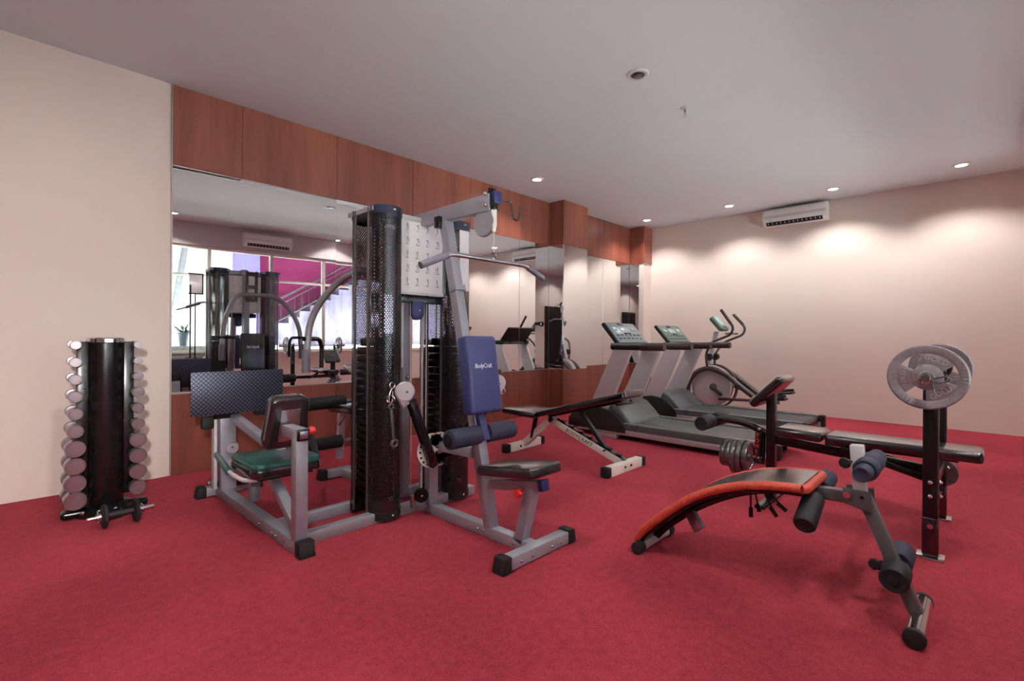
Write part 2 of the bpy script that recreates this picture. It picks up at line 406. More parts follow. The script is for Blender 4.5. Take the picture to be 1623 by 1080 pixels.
mirror((P1a, P1y + .012, ZS + .001), (P1a + .01, YM - .001, ZF - .012), 'narrow mirror on the side of the pillar, showing a dark reflection')
mirror((P1a + .011, P1y + .001, ZS + .001), (P1b, P1y + .012, ZF - .012), 'pale mirror on the front of the pillar')
mirror((P1b + .002, YM + .001, ZS + .012), (6.928, YM + .012, ZF - .022), 'mirror in the recess just right of the pillar')
mirror((6.932, YM + .001, ZS + .012), (P2a - .002, YM + .012, ZF - .022), 'mirror in the recess nearest the far corner of the room')
mirror((P2a, P2y + .10, ZS + .012), (P2a + .01, YM - .001, ZF - .022), 'narrow dark mirror strip facing sideways in the room corner')
# window wall behind the camera
ZW0, ZW1, ZT = .80, 2.64, 2.14
struct(MB().box2((XL, YW - .2, 0), (XR, YW, ZW0 - .02), bev=0), 'wall_window_side', M_['wall'])
struct(MB().box2((XL, YW - .2, ZW1 + .02), (XR, YW, H), bev=0), 'wall_window_header', M_['header'])
struct(MB().box2((XL, YW - .2, ZW0 - .02), (.12, YW, ZW1 + .02), bev=0), 'wall_window_pier', M_['wall'])
struct(MB().box2((7.30, YW - .2, ZW0 - .02), (XR, YW, ZW1 + .02), bev=0), 'wall_window_end', M_['wall'])
mull = [.12, 1.13, 2.13, 3.16, 4.15, 5.20, 6.25, 7.30]
for i, (a, b) in enumerate(zip(mull, mull[1:])):
    w = thing('window_%d' % (i + 1), (a / 2 + b / 2, YW - .08, ZW0), kind='structure')
    m = MB(); t = .028
    m.box2((a, YW - .12, ZW0 - .02), (a + t, YW - .04, ZW1 + .02)); m.box2((b - t, YW - .12, ZW0 - .02), (b, YW - .04, ZW1 + .02))
    m.box2((a + t, YW - .12, ZW0 - .02), (b - t, YW - .04, ZW0 + .03)); m.box2((a + t, YW - .12, ZW1 - .03), (b - t, YW - .04, ZW1 + .02))
    m.build('window_frame', M_['white'], w)
    MB().box2((a + t, YW - .115, ZT - .02), (b - t, YW - .045, ZT + .02)).build('transom_bar', M_['white'], w)
    MB().box2((a + t, YW - .083, ZW0 + .03), (b - t, YW - .077, ZT - .02), bev=0).build('pane', M_['glass'], w)
    MB().box2((a + t, YW - .083, ZT + .02), (b - t, YW - .077, ZW1 - .03), bev=0).build('pane', M_['glass'], w)
struct(MB().box2((.12, YW - .05, ZW0 - .03), (7.30, YW + .03, ZW0 - .001), bev=.005), 'trim_11', M_['white'])
# door in the far left wall (seen only in reflections)
dr = thing('door_1', (XL, 2.2, 0), kind='structure')
MB().box2((XL + .001, 1.7, 0), (XL + .05, 2.7, 2.15), bev=.006).build('door_frame', M_['wood'], dr)
MB().box2((XL + .05, 1.76, .005), (XL + .07, 2.64, 2.09), bev=.004).build('door_leaf', M_['door'], dr)
MB().cyl((XL + .07, 1.86, 1.0), (XL + .12, 1.86, 1.0), .012).tube([(XL + .115, 1.86, 1.0), (XL + .115, 1.98, 1.0)], .01).build('door_handle', M_['steel'], dr)

dr = thing('door_2', (-1.15, YW, 0), kind='structure')
MB().box2((-1.62, YW + .001, 0), (-.68, YW + .045, 2.06), bev=.006).build('door_frame', M_['door'], dr)
MB().box2((-1.57, YW + .046, .005), (-.73, YW + .062, 2.0), bev=.004).build('door_leaf', M_['slot'], dr)
MB().cyl((-1.50, YW + .06, 1.0), (-1.50, YW + .11, 1.0), .012).tube([(-1.50, YW + .105, 1.0), (-1.38, YW + .105, 1.0)], .01).build('door_handle', M_['steel'], dr)

# ceiling fittings
def downlight(x, y, lit, label):
    t = thing('downlight', (x, y, H), label, 'ceiling light', 'round recessed downlights')
    MB().lathe([(.052, -.012), (.072, -.012), (.082, -.002), (.082, .0), (.052, 0), (.052, -.012)], (x, y, H), (0, 0, 1), 28, cap=False).build('trim_ring', M_['plastic'] if lit else M_['lgrey'], t)
    if lit:
        MB().cyl((x, y, H - .008), (x, y, H - .003), .052).build('lens', M_['lamp'], t)
    else:
        MB().lathe([(.052, -.010), (.038, -.002), (.012, -.001)], (x, y, H), (0, 0, 1), 24, cap=False).build('reflector', M_['dgrey'], t)
        MB().lathe([(.012, -.001), (.022, -.006), (.028, -.014), (.014, -.018)], (x, y, H), (0, 0, 1), 18).build('bulb', M_['dplate'], t)
    return t
LIT = [(7.40, 4.02, 'lit ceiling downlight closest to the mirrored corner'), (7.41, 2.70, 'lit ceiling downlight left of the wall air conditioner'),
       (7.47, 1.41, 'lit ceiling downlight just right of the wall air conditioner'), (7.40, .18, 'lit ceiling downlight near the right edge, last of its row'),
       (4.58, 3.98, 'lit ceiling downlight beside the wood fascia, left of the pillar'),
       (4.35, -.46, 'lit downlight over the windows, seen only in the mirror'), (1.53, -.165, 'lit downlight at the left edge of the mirror reflection'),
       (-1.0, -.21, 'added fill downlight over the windows, left of the view'), (-1.0, 1.85, 'added fill downlight left of the view, in the middle row'),  # both added out of view to brighten the left side
       (.4, 1.85, 'added fill downlight above the camera, in the middle row')]  # another unseen fill light, added for overall brightness
for x, y, lab in LIT: downlight(x, y, True, lab)
downlight(3.253, 1.85, False, 'unlit chrome downlight in the middle of the ceiling')
sx, sy = 4.01, 1.83
sp = thing('fire_sprinkler', (sx, sy, H), 'small chrome fire sprinkler head hanging from ceiling', 'sprinkler')
MB().lathe([(.036, 0), (.034, -.006), (.018, -.010), (.012, -.012)], (sx, sy, H), (0, 0, 1), 20).build('escutcheon', M_['lgrey'], sp)
MB().cyl((sx, sy, H - .012), (sx, sy, H - .035), .009, seg=12).build('body', M_['dgrey'], sp)
MB().tube([(sx - .012, sy, H - .033), (sx - .016, sy, H - .05), (sx, sy, H - .064)], .003, .01, 8).tube([(sx + .012, sy, H - .033), (sx + .016, sy, H - .05), (sx, sy, H - .064)], .003, .01, 8).build('yoke', M_['dgrey'], sp)
MB().lathe([(.004, -.062), (.02, -.066), (.02, -.068), (.003, -.07), (.003, -.09)], (sx, sy, H), (0, 0, 1), 16).build('deflector', M_['lgrey'], sp)

def aircon(c, nrm, along, label):
    """split unit: c = centre of its back, nrm into the room"""
    n, a = V(nrm), V(along); c = V(c); t = thing('air_conditioner', c, label, 'air conditioner')
    prof = [(0, -.115), (.15, -.115), (.185, -.075), (.195, .02), (.18, .10), (.15, .125), (0, .125)]
    MB().prism(prof, c - a * .41, n, V((0, 0, 1)), a * .82, .006).build('casing', M_['plastic'], t)
    MB().prism([(.13, -.1165), (.155, -.1165), (.185, -.080), (.1868, -.072), (.150, -.108)], c - a * .36, n, V((0, 0, 1)), a * .72, 0).build('air_outlet', M_['slot'], t)
    m = MB()
    for k in range(13): m.box(c + a * (-.33 + k * .055) + n * .176 + V((0, 0, -.094)), (.004 if abs(a.x) > .5 else .03, .03 if abs(a.x) > .5 else .004, .02), None, 0)
    m.build('vane', M_['plastic'], t)
    MB().prism([(.186, -.02), (.1955, .02), (.199, .02), (.190, -.022)], c - a * .40, n, V((0, 0, 1)), a * .80, 0).build('front_seam', M_['lgrey'], t)
    MB().box(c + a * .30 + n * .1915 + V((0, 0, -.045)), (.012, .05, .012) if abs(a.y) > .5 else (.05, .012, .012), None, .001).build('status_light', M_['lgrey'], t)
    return t
aircon((XR - .002, 1.97, 2.885), (-1, 0, 0), (0, 1, 0), 'white split air conditioner high on the plain right wall')
aircon((3.05, YW + .002, 2.845), (0, 1, 0), (1, 0, 0), 'white split air conditioner above the windows, seen in the mirror')

# ------------------------------------------------------------ dumbbell tower
TX, TY = .455, 3.93
tw = thing('dumbbell_tower', (TX, TY, 0), 'tall black dumbbell tower holding two columns of chrome dumbbells', 'dumbbell rack')
MB().lathe([(.088, .05), (.092, .06), (.092, 1.045), (.088, 1.05)], (TX, TY, 0), (0, 0, 1), 40).build('column', M_['black'], tw)
MB().lathe([(.088, 1.046), (.096, 1.05), (.096, 1.072), (.090, 1.078), (.086, 1.072)], (TX, TY, 0), (0, 0, 1), 40).build('top_rim', M_['chrome'], tw)
for s in (-1, 1):
    m = MB(); m.box2((TX + s * .085, TY - .03, .10), (TX + s * .136, TY - .022, 1.055), bev=.002)
    m.box2((TX + s * .085, TY + .022, .10), (TX + s * .136, TY + .03, 1.055), bev=.002)
    m.build('cradle_flange', M_['black'], tw)
MB().box((TX, TY - .03, .03), (.42, .08, .05), None, .022, 4).box((TX, TY - .01, .028), (.13, .44, .045), None, .02, 4).lathe([(.15, .0), (.15, .03), (.12, .052), (.09, .056)], (TX, TY, .003), (0, 0, 1), 32).build('base_foot', M_['black'], tw)
for dx, dy in ((-.115, -.135), (.03, -.17), (.12, -.12), (-.045, -.165)):
    MB().sphere((TX + dx, TY + dy * .9, .047), .011).build('bolt', M_['chrome'], tw)
ORD = ['topmost', 'second from the top', 'third from the top', 'fourth from the top', 'fifth from the top', 'fifth from the bottom', 'fourth from the bottom', 'third from the bottom', 'second from the bottom', 'lowest']
for s, side in ((-1, 'left'), (1, 'right')):
    for k in range(10):
        z = 1.035 - k * .1015 - (.0 if s < 0 else -.002 * k)
        r = [.026, .028, .031, .034, .036, .040, .050, .051, .053, .055][k] if s < 0 else [.024, .025, .028, .034, .033, .036, .046, .047, .047, .046][k]
        x = TX + s * .148; hl = .03 + r * .42; half = .062
        d = thing('dumbbell', (x, TY, z), 'chrome dumbbell in the %s column of the black tower, %s' % (side, ORD[k]), 'dumbbell', 'chrome dumbbells in the tower')
        MB().tube([(x, TY - half, z), (x, TY, z), (x, TY + half, z)], .013, 0, 14).build('handle', M_['chrome'], d)
        for q in (-1, 1):
            MB().lathe([(r * .55, half * .78), (r * .94, half * .80), (r, half * .80 + .006), (r, half + hl - .008), (r * .93, half + hl), (r * .80, half + hl), (r * .76, half + hl - .003)], (x, TY, z), (0, q, 0), 28).build('head', M_['knurl'], d)
# adjustable dumbbell on the floor in front
fd = thing('adjustable_dumbbell', (.49, 3.585, 0), 'adjustable dumbbell with black discs and chrome ends on carpet before tower', 'dumbbell')
za = .068
MB().tube([(.335, 3.575, za), (.645, 3.60, za)], .0125, 0, 14).build('bar', M_['chrome'], fd)
da = V((.31, .025, 0)).normalized(); o0 = V((.335, 3.575, za))
MB().cyl(o0 + da * .095, o0 + da * .215, .017, seg=16).build('grip', M_['foam'], fd)
for h in (.078, .222):
    MB().lathe([(.014, -.010), (.05, -.010), (.064, -.008), (.068, -.003), (.068, .003), (.064, .008), (.05, .010), (.014, .010)], o0 + da * h, da, 32).build('disc', M_['rubber'], fd)
for h in (.050, .250):
    m = MB().lathe([(.0126, -.010), (.024, -.010), (.024, .010), (.0126, .010)], o0 + da * h, da, 20)
    for k in range(6):
        a = k * PI / 3; m.sphere(o0 + da * h + V((0, math.cos(a), math.sin(a))) * .027, .006, 8, 6)
    m.build('star_collar', M_['chrome'], fd)

# ---------------------------------------------------------------- multi gym
GX = 1.875
gym = thing('multi_gym', (GX, 2.70, 0), 'large grey multi station gym with black perforated shrouds and blue backrest', 'multi gym')
Gm = M_['grey']
def gpart(mb, name, m=Gm, parent=gym, label=None, **k): return mb.build(name, m, parent, label, **k)
# base rails
gpart(MB().beam((1.02, 2.585, .03), (2.3, 2.585, .03), .06, .06), 'base_rail')
gpart(MB().beam((1.06, 2.86, .03), (2.3, 2.86, .03), .06, .06), 'base_rail')
gpart(MB().beam((GX, 2.58, .03), (GX, 1.60, .03), .06, .06), 'base_rail')
gpart(MB().beam((GX, 2.86, .03), (GX, 3.62, .03), .06, .06), 'base_rail')
gpart(MB().beam((1.055, 2.43, .032), (1.055, 3.80, .032), .064, .064), 'base_rail')
# feet (cross rails) with rubber caps
def foot(p0, p1, name='foot_rail'):
    p0, p1 = V(p0), V(p1); d = (p1 - p0).normalized()
    gpart(MB().beam(p0, p1, .062, .06), name)
    return d
def cap(p, d, l=.05, w=.074, h=.074):
    p = V(p); d = V(d).normalized(); z = V((0, 0, 1))
    m = MB().prism([(-.012, 0), (l, 0), (l - .014, h), (-.012, h)], V((p.x, p.y, .001)) - d.cross(z) * w / 2, d, z, d.cross(z) * w, .004)
    gpart(m, 'foot_cap', M_['rubber'])
foot((1.64, 1.61, .036), (2.10, 1.61, .036)); cap((1.64, 1.61, 0), (-1, 0, 0)); cap((2.10, 1.61, 0), (1, 0, 0))
foot((1.72, 3.63, .036), (2.10, 3.63, .036)); cap((1.72, 3.63, 0), (-1, 0, 0)); cap((2.10, 3.63, 0), (1, 0, 0))
foot((.955, 3.80, .036), (1.28, 3.80, .036)); cap((.955, 3.80, 0), (-1, 0, 0)); cap((1.28, 3.80, 0), (1, 0, 0))
cap((1.055, 2.45, 0), (0, -1, 0), .055, .08, .075)
for p in ((1.0225, 2.52, .035), (1.0225, 2.60, .035), (1.0225, 2.72, .03), (1.0225, 2.77, .03), (1.0225, 2.95, .03), (1.843, 1.75, .03), (1.843, 2.02, .034), (1.843, 1.98, .034), (1.843, 2.50, .04), (1.80, 2.554, .035), (1.72, 1.578, .034), (1.80, 1.578, .034), (1.95, 1.578, .034), (2.02, 1.578, .034)):
    gpart(MB().sphere(p, .0085, 10, 7), 'bolt', M_['chrome'])
# weight towers: two facing perforated half shrouds around a stack
def shroud_mesh(cx, cy, s, r, z0, z1, lip):
    n = 28; pr = [(cx + r, cy - s * lip)] + [(cx + r * math.cos(a), cy + s * r * math.sin(a)) for a in [PI * i / n for i in range(n + 1)]] + [(cx - r, cy - s * lip)]
    ul = [0]
    for a, b in zip(pr, pr[1:]): ul.append(ul[-1] + math.dist(a, b))
    base = off(gym); vs, fs = [], []
    for (x, y) in pr: vs += [V((x, y, z0)) - base, V((x, y, z1)) - base]
    for i in range(len(pr) - 1): fs.append((2 * i, 2 * i + 2, 2 * i + 3, 2 * i + 1))
    me = bpy.data.meshes.new('weight_shroud'); me.from_pydata(vs, [], fs); uv = me.uv_layers.new(name='UVMap')
    for p in me.polygons:
        p.use_smooth = True
        for li in p.loop_indices:
            vi = me.loops[li].vertex_index; uv.data[li].uv = (ul[vi // 2], (vi % 2) * (z1 - z0))
    me.materials.append(M_['perf']); o = bpy.data.objects.new('weight_shroud', me); o.parent = gym; COL.objects.link(o)
    # folded vertical edge strips and the end caps
    m = MB()
    for q in (-1, 1): m.box2((cx + q * r - .004, cy - s * lip - .006, z0), (cx + q * r + .004, cy - s * lip + .012, z1), bev=.001, seg=1)
    gp = m.build('edge_strip', M_['taupe'], o)
    for za, zb, m_ in ((z0 - .012, z0 + .035, M_['rubber']), (z1 - .045, z1 + .004, M_['capblue'])):
        rr = r + .004; arc = [(cx + rr * math.cos(PI * i / n), cy + s * rr * math.sin(PI * i / n)) for i in range(n + 1)]
        b = MB().prism([(x, y) for x, y in arc], (0, 0, za), (1, 0, 0), (0, 1, 0), (0, 0, zb - za), 0); b.build('end_cap', m_, o)
    MB().sphere((cx, cy + s * (r + .005), z1 - .02), .009, 10, 7).build('bolt', M_['chrome'], o)
    MB().sphere((cx, cy + s * (r + .005), z0 + .012), .009, 10, 7).build('bolt', M_['chrome'], o)
    return o
RS = .097
for cx in (1.605, 2.15):
    shroud_mesh(cx, 2.605, -1, RS, .03, 1.865, .02); shroud_mesh(cx, 2.80, 1, RS, .03, 1.865, .02)
    for k in range(19):
        z = .12 + k * .048
        gpart(MB().box((cx, 2.705, z + .022), (.13, .22, .043), None, .005), 'weight_block', M_['black'])
    gpart(MB().box((cx, 2.705, 1.062), (.11, .19, .05), None, .008), 'stack_top_block', M_['black'])
    for dy in (-.075, .075): gpart(MB().cyl((cx, 2.725 + dy, .06), (cx, 2.725 + dy, 1.84), .010, seg=14), 'guide_rod', M_['chrome'])
    gpart(MB().box((cx, 2.725, .085), (.09, .22, .05), None, .004), 'stack_buffer', M_['rubber'])
    gpart(MB().cyl((cx, 2.725, 1.08), (cx, 2.725, 1.82), .003, seg=8), 'cable', M_['cable'])
    gpart(MB().box((cx, 2.725, 1.852), (.20, .30, .03), None, .004), 'tower_bridge')
# centre: top rail, boom, slanted uprights
gpart(MB().beam((1.605, 2.725, 1.84), (2.15, 2.725, 1.84), .06, .05), 'top_rail')
gpart(MB().prism([(0, -.03), (.85, -.045), (.85, .05), (0, .045)], (GX - .03, 2.80, 1.835), (0, -1, 0), (0, 0, 1), (.06, 0, 0), .004), 'boom')
gpart(MB().beam((GX, 2.36, 1.80), (GX, 1.945, .05), .062, .062, up=(0, 1, 0)), 'slanted_upright')
gpart(MB().box((GX - .03, 2.385, 1.79), (.05, .05, .07), None, .004), 'joint_cap', M_['black'])
gpart(MB().box((GX, 2.245, 1.385), (.078, .055, .035), Matrix.Rotation(-.23, 3, 'X'), .003), 'joint_bracket')
gpart(MB().beam((GX, 2.80, .06), (GX, 2.80, 1.82), .055, .055, up=(0, 1, 0)), 'rear_upright')
gpart(MB().box2((GX - .035, 2.465, .06), (GX + .035, 2.515, .42), bev=.004), 'centre_post')
gpart(MB().beam((GX, 2.50, .425), (GX, 2.03, .44), .05, .06), 'cross_tube')
# boom pulleys at the head
gpart(MB().box((GX, 1.955, 1.862), (.05, .02, .11), None, .004), 'boom_end_plate', M_['black'])
for dz in (-.03, .03):
    gpart(MB().sphere((GX - .036, 1.975, 1.855 + dz), .012), 'bolt', M_['chrome'])
gpart(MB().box((GX + .012, 1.935, 1.865), (.06, .035, .07), None, .008), 'boom_end_cap', M_['blue'])
gpart(MB().lathe([(.0, -.012), (.076, -.012), (.080, -.008), (.074, 0), (.080, .008), (.076, .012), (0, .012)], (GX - .01, 2.005, 1.735), (1, 0, 0), 32, cap=False), 'pulley_wheel', M_['grey'])
gpart(MB().box2((GX + .004, 1.985, 1.72), (GX + .009, 2.025, 1.83), bev=.001), 'pulley_bracket', M_['black'])
gpart(MB().tube([(GX + .03, 1.93, 1.85), (GX + .10, 1.91, 1.86), (GX + .115, 1.905, 1.76), (GX + .15, 1.90, 1.755), (GX + .165, 1.895, 1.84)], .005, .02, 8), 'handle_hook', M_['black'])
gpart(MB().lathe([(.013, 0), (.016, .006), (.016, .095), (.013, .10), (.011, .125)], (GX - .005, 1.935, 1.80), (0, 0, -1), 18), 'cable_stop', M_['white'])
gpart(MB().cyl((GX - .005, 1.935, 1.79), (GX - .005, 1.935, 1.56), .004, seg=8), 'cable', M_['cable'])
gpart(MB().beam((GX - .005, 1.935, 1.85), (GX - .005, 1.935, 1.79), .03, .03), 'cable_guide', M_['black'])
# lat bar (hangs from the cable)
lb = thing('lat_pull_bar', (GX, 1.935, 1.55), 'long bent grey lat bar hanging from the multi gym boom cable', 'pull-down bar')
MB().tube([(1.415, 1.955, 1.448), (1.575, 1.945, 1.518), (2.12, 1.93, 1.516), (2.265, 1.92, 1.455)], .0125, .03, 14).build('bar', M_['steel'], lb)
MB().tube([(1.40, 1.957, 1.442), (1.555, 1.947, 1.510)], .0185, 0, 16).build('grip', M_['lavgrip'], lb); MB().tube([(2.145, 1.929, 1.506), (2.272, 1.92, 1.452)], .0175, 0, 16).build('grip', M_['lavgrip'], lb)
MB().torus((1.87, 1.936, 1.545), (1, 0, 0), .016, .004, 18).box((1.87, 1.936, 1.528), (.03, .02, .02), None, .004).build('eyelet', M_['chrome'], lb)
# exercise chart between the towers
ch = gpart(MB().box2((1.70, 2.575, 1.365), (2.02, 2.581, 1.845), bev=.002), 'exercise_chart', M_['paper'])
MB().box2((1.695, 2.572, 1.82), (2.025, 2.583, 1.85), bev=.001).build('chart_rail', M_['lgrey'], ch); MB().box2((1.695, 2.572, 1.36), (2.025, 2.583, 1.376), bev=.001).build('chart_rail', M_['lgrey'], ch)
def pictograms(xa, xb, zt, y, cols, parent):
    """rows of small seated and standing figures at machines, printed as thin relief"""
    q = -1 if y < 2.7 else 1; dx = (xb - xa) / cols
    for r in range(5):
        for c in range(cols):
            g = MB(); x, z, s = xa + dx * (c + .5) + random.uniform(-.004, .004), zt - .055 - r * .084, .017
            k = random.choice((-1, 1)); Y = y + q * .0004; up = (0, 1, 0)
            g.cyl((x, Y - .0004, z + s * 1.25), (x, Y + .0004, z + s * 1.25), s * .26, seg=10)
            hip = V((x - k * s * .15, Y, z - s * .15)); g.beam((x, Y, z + s * .95), hip, .0008, s * .42, 0, up=up)
            kn = hip + V((k * s * .55, 0, -s * (.15 if r % 2 else .55))); g.beam(hip, kn, .0008, s * .28, 0, up=up); g.beam(kn, kn + V((k * s * .05, 0, -s * .6)), .0008, s * .24, 0, up=up)
            g.beam((x, Y, z + s * .8), (x + k * s * .6, Y, z + s * random.choice((.1, .5, 1.2))), .0008, s * .18, 0, up=up)
            if r: g.box((x + k * s * .1, Y, z - s * 1.12), (s * (1.0 + .5 * (c % 2)), .0008, s * .22), None, 0)
            if r in (1, 3): g.beam((x - k * s * .75, Y, z - s * 1.0), (x - k * s * .75, Y, z + s * 1.2), .0008, s * .12, 0, up=up)
            g.build('pictogram', M_['ink'], parent)
pictograms(1.706, 2.014, 1.83, 2.5748, 4, ch)
gpart(MB().box2((2.026, 2.585, 1.37), (2.075, 2.595, 1.84), bev=.002), 'chart_side_panel', M_['dgrey'])
sc_ = gpart(MB().box2((2.085, 2.478, 1.40), (2.165, 2.484, 1.80), bev=.002), 'side_chart', M_['paper'])
rc_ = gpart(MB().box2((1.70, 2.792, 1.37), (2.05, 2.798, 1.80), bev=.002), 'rear_chart', M_['paper'])
pictograms(1.706, 2.044, 1.80, 2.7985, 4, rc_)
# central pulleys under the chart
m = MB().prism([(-.045, .06), (.045, .06), (.045, -.03), (.03, -.055), (0, -.062), (-.03, -.055), (-.045, -.03)], (GX - .03, 2.60, 1.265), (1, 0, 0), (0, 0, 1), (0, .04, 0), .003)
gpart(m, 'pulley_guard', M_['blue']); gpart(MB().sphere((GX - .02, 2.597, 1.262), .008), 'bolt', M_['chrome'])
for dx, z0, z1 in ((-.065, .10, 1.30), (-.075, .72, 1.34), (.02, .45, 1.24), (.05, .45, 1.34)): gpart(MB().cyl((GX + dx, 2.62, z0), (GX + dx, 2.62, z1), .0035, seg=8), 'cable', M_['cable'])
gpart(MB().cyl((GX + .055, 2.68, .1), (GX + .055, 2.68, 1.36), .011, seg=12), 'guide_rod', M_['lgrey']); gpart(MB().cyl((GX - .11, 2.66, .9), (GX - .11, 2.66, 1.36), .010, seg=12), 'guide_rod', M_['lgrey'])
gpart(MB().beam((1.72, 2.62, 1.335), (2.04, 2.62, 1.335), .03, .05), 'chart_bridge', M_['black'])
# swivelling low arms and their hole quadrants
for s in (-1, 1):
    tipx = GX + (.42 if s > 0 else -.31)
    q = MB(); n = 20; cx, cy, cz = GX + s * .03 - .05, 2.385, .415
    q.lathe([(.030, -.004), (.102, -.004), (.102, .004), (.030, .004), (.030, -.004)], (cx, cy, cz), (0, 1, 0), 36, cap=False)
    qd = gpart(q, 'hole_quadrant', M_['white'])
    hm = MB()
    for k in range(16):
        a = 2 * PI * k / 16; hm.cyl((cx + .086 * math.cos(a), cy - .0045, cz + .086 * math.sin(a)), (cx + .086 * math.cos(a), cy - .0052, cz + .086 * math.sin(a)), .007, seg=10)
    hm.build('index_holes', M_['black'], qd)
    gpart(MB().beam((cx + s * .01, 2.352, .33), (tipx + .03 - s * .02, 2.345, .74), .045, .05, up=(0, 1, 0)), 'swivel_arm', M_['black'])
    gpart(MB().lathe([(0, -.016), (.05, -.016), (.055, -.010), (.055, .010), (.05, .016), (0, .016)], (tipx + .005, 2.335, .79), (.35, 1, 0), 28, cap=False), 'arm_pulley', M_['palegrey'])
    gpart(MB().box((tipx + .012, 2.345, .745), (.075, .028, .075), Matrix.Rotation(s * .5, 3, 'Y'), .008), 'pulley_housing', M_['palegrey'])
    gpart(MB().sphere((tipx + .005, 2.315, .79), .008), 'bolt', M_['chrome'])
    gpart(MB().sphere((tipx + .03, 2.345, .865), .015), 'cable_stop', M_['taupe'])
gpart(MB().cyl((GX - .03, 2.36, .415), (GX - .03, 2.47, .415), .022), 'swivel_hub', M_['chrome'])
gpart(MB().cyl((1.745, 2.50, .06), (1.745, 2.50, .13), .018), 'low_post', M_['steel'])
gpart(MB().lathe([(0, -.013), (.042, -.013), (.045, 0), (.042, .013), (0, .013)], (1.78, 2.465, .13), (.3, 1, 0), 24, cap=False), 'low_pulley', M_['black']); gpart(MB().sphere((1.774, 2.45, .13), .008), 'bolt', M_['chrome'])
gpart(MB().torus((2.325, 2.33, .775), (0, 1, 0), .014, .004, 16).torus((2.338, 2.33, .735), (.6, .8, 0), .02, .0045, 16), 'snap_hook', M_['chrome'])
# clip and flat link handle hanging at the left arm
lk = thing('pull_handle', (1.475, 2.32, .50), 'grey flat link hanging from a chrome snap hook before left shroud', 'cable handle')
MB().torus((1.482, 2.325, .83), (0, 1, 0), .016, .004, 18).torus((1.472, 2.325, .755), (.6, .8, 0), .02, .0045, 18).tube([(1.482, 2.325, .815), (1.466, 2.325, .79), (1.462, 2.325, .74), (1.474, 2.325, .72), (1.482, 2.325, .745), (1.485, 2.325, .80)], .0045, .015, 8).build('snap_hook', M_['chrome'], lk)
MB().beam((1.474, 2.32, .70), (1.492, 2.32, .53), .010, .018, .003, up=(1, 0, 0)).torus((1.473, 2.32, .715), (0, 1, 0), .013, .006, 18).torus((1.494, 2.32, .512), (0, 1, 0), .018, .008, 20).build('link', M_['taupe'], lk)
# lat station: backrest, rollers, seat
tilt = Matrix.Rotation(-.16, 3, 'X')
bc = V((GX - .002, 2.045, .885)); b = pad(bc, (.235, .09, .435), tilt, .024)
br = gpart(b, 'backrest', M_['navy'])
nrm = tilt @ V((0, -1, 0)); upv = tilt @ V((0, 0, 1))
tp = bc + nrm * .046 + upv * .045
text('logo', 'BodyCraft', .036, tp + V((-.008, 0, 0)), (1, 0, 0), upv, M_['wtext'], br, .0008, .12, spacing=.86)
sw = MB(); c0 = tp + V((.085, 0, 0))
sw.prism([(-.012, .016), (.022, .004), (-.004, -.014), (-.004, -.008), (.010, .003), (-.012, .010)], c0, (1, 0, 0), upv, nrm * .0008, 0); sw.build('logo_swoosh', M_['ptext'], br)
gpart(MB().box(bc - nrm * .055, (.10, .03, .30), tilt, .004), 'backrest_plate', M_['black'])
gpart(MB().beam((GX, 2.075, .70), (GX, 2.0, .52), .048, .048, up=(0, 1, 0)), 'backrest_post', M_['navy'])
gpart(MB().cyl((1.63, 2.03, .552), (2.13, 2.03, .552), .013), 'roller_axle', M_['steel'])
for a, b_ in ((1.635, 1.852), (1.905, 2.12)):
    gpart(MB().lathe([(.02, 0), (.044, 0), (.052, .006), (.053, .02), (.053, b_ - a - .02), (.052, b_ - a - .006), (.044, b_ - a), (.02, b_ - a)], (a, 2.03, .552), (1, 0, 0), 28), 'foam_roller', M_['nfoam'])
gpart(MB().lathe([(.0, -.004), (.03, -.004), (.034, .0)], (1.633, 2.03, .552), (1, 0, 0), 20, cap=False), 'roller_end_disc', M_['black'])
gpart(MB().sphere((GX - .16, 2.40, .605), .016), 'pull_pin', M_['red'])
sR = Matrix.Rotation(-.135, 3, 'X')
gpart(MB().box((GX, 1.745, .412), (.24, .39, .055), sR, .016, 4), 'seat', M_['vinyl'])
gpart(MB().beam((GX, 1.985, .285), (GX, 1.585, .358), .05, .05), 'seat_rail')
gpart(MB().beam((GX, 1.725, .04), (GX, 1.645, .34), .06, .058, up=(0, 1, 0)), 'seat_post')
gpart(MB().box((GX, 1.575, .361), (.056, .03, .054), sR, .003), 'rail_end_cap', M_['blue'])
kn = MB().cyl((GX - .028, 1.685, .315), (GX - .065, 1.68, .315), .008, seg=12)
kn.lathe([(.006, 0), (.024, .002), (.027, .012), (.020, .024), (.006, .026)], (GX - .06, 1.68, .315), (-1, 0, 0), 10); gpart(kn, 'adjust_knob', M_['red'])

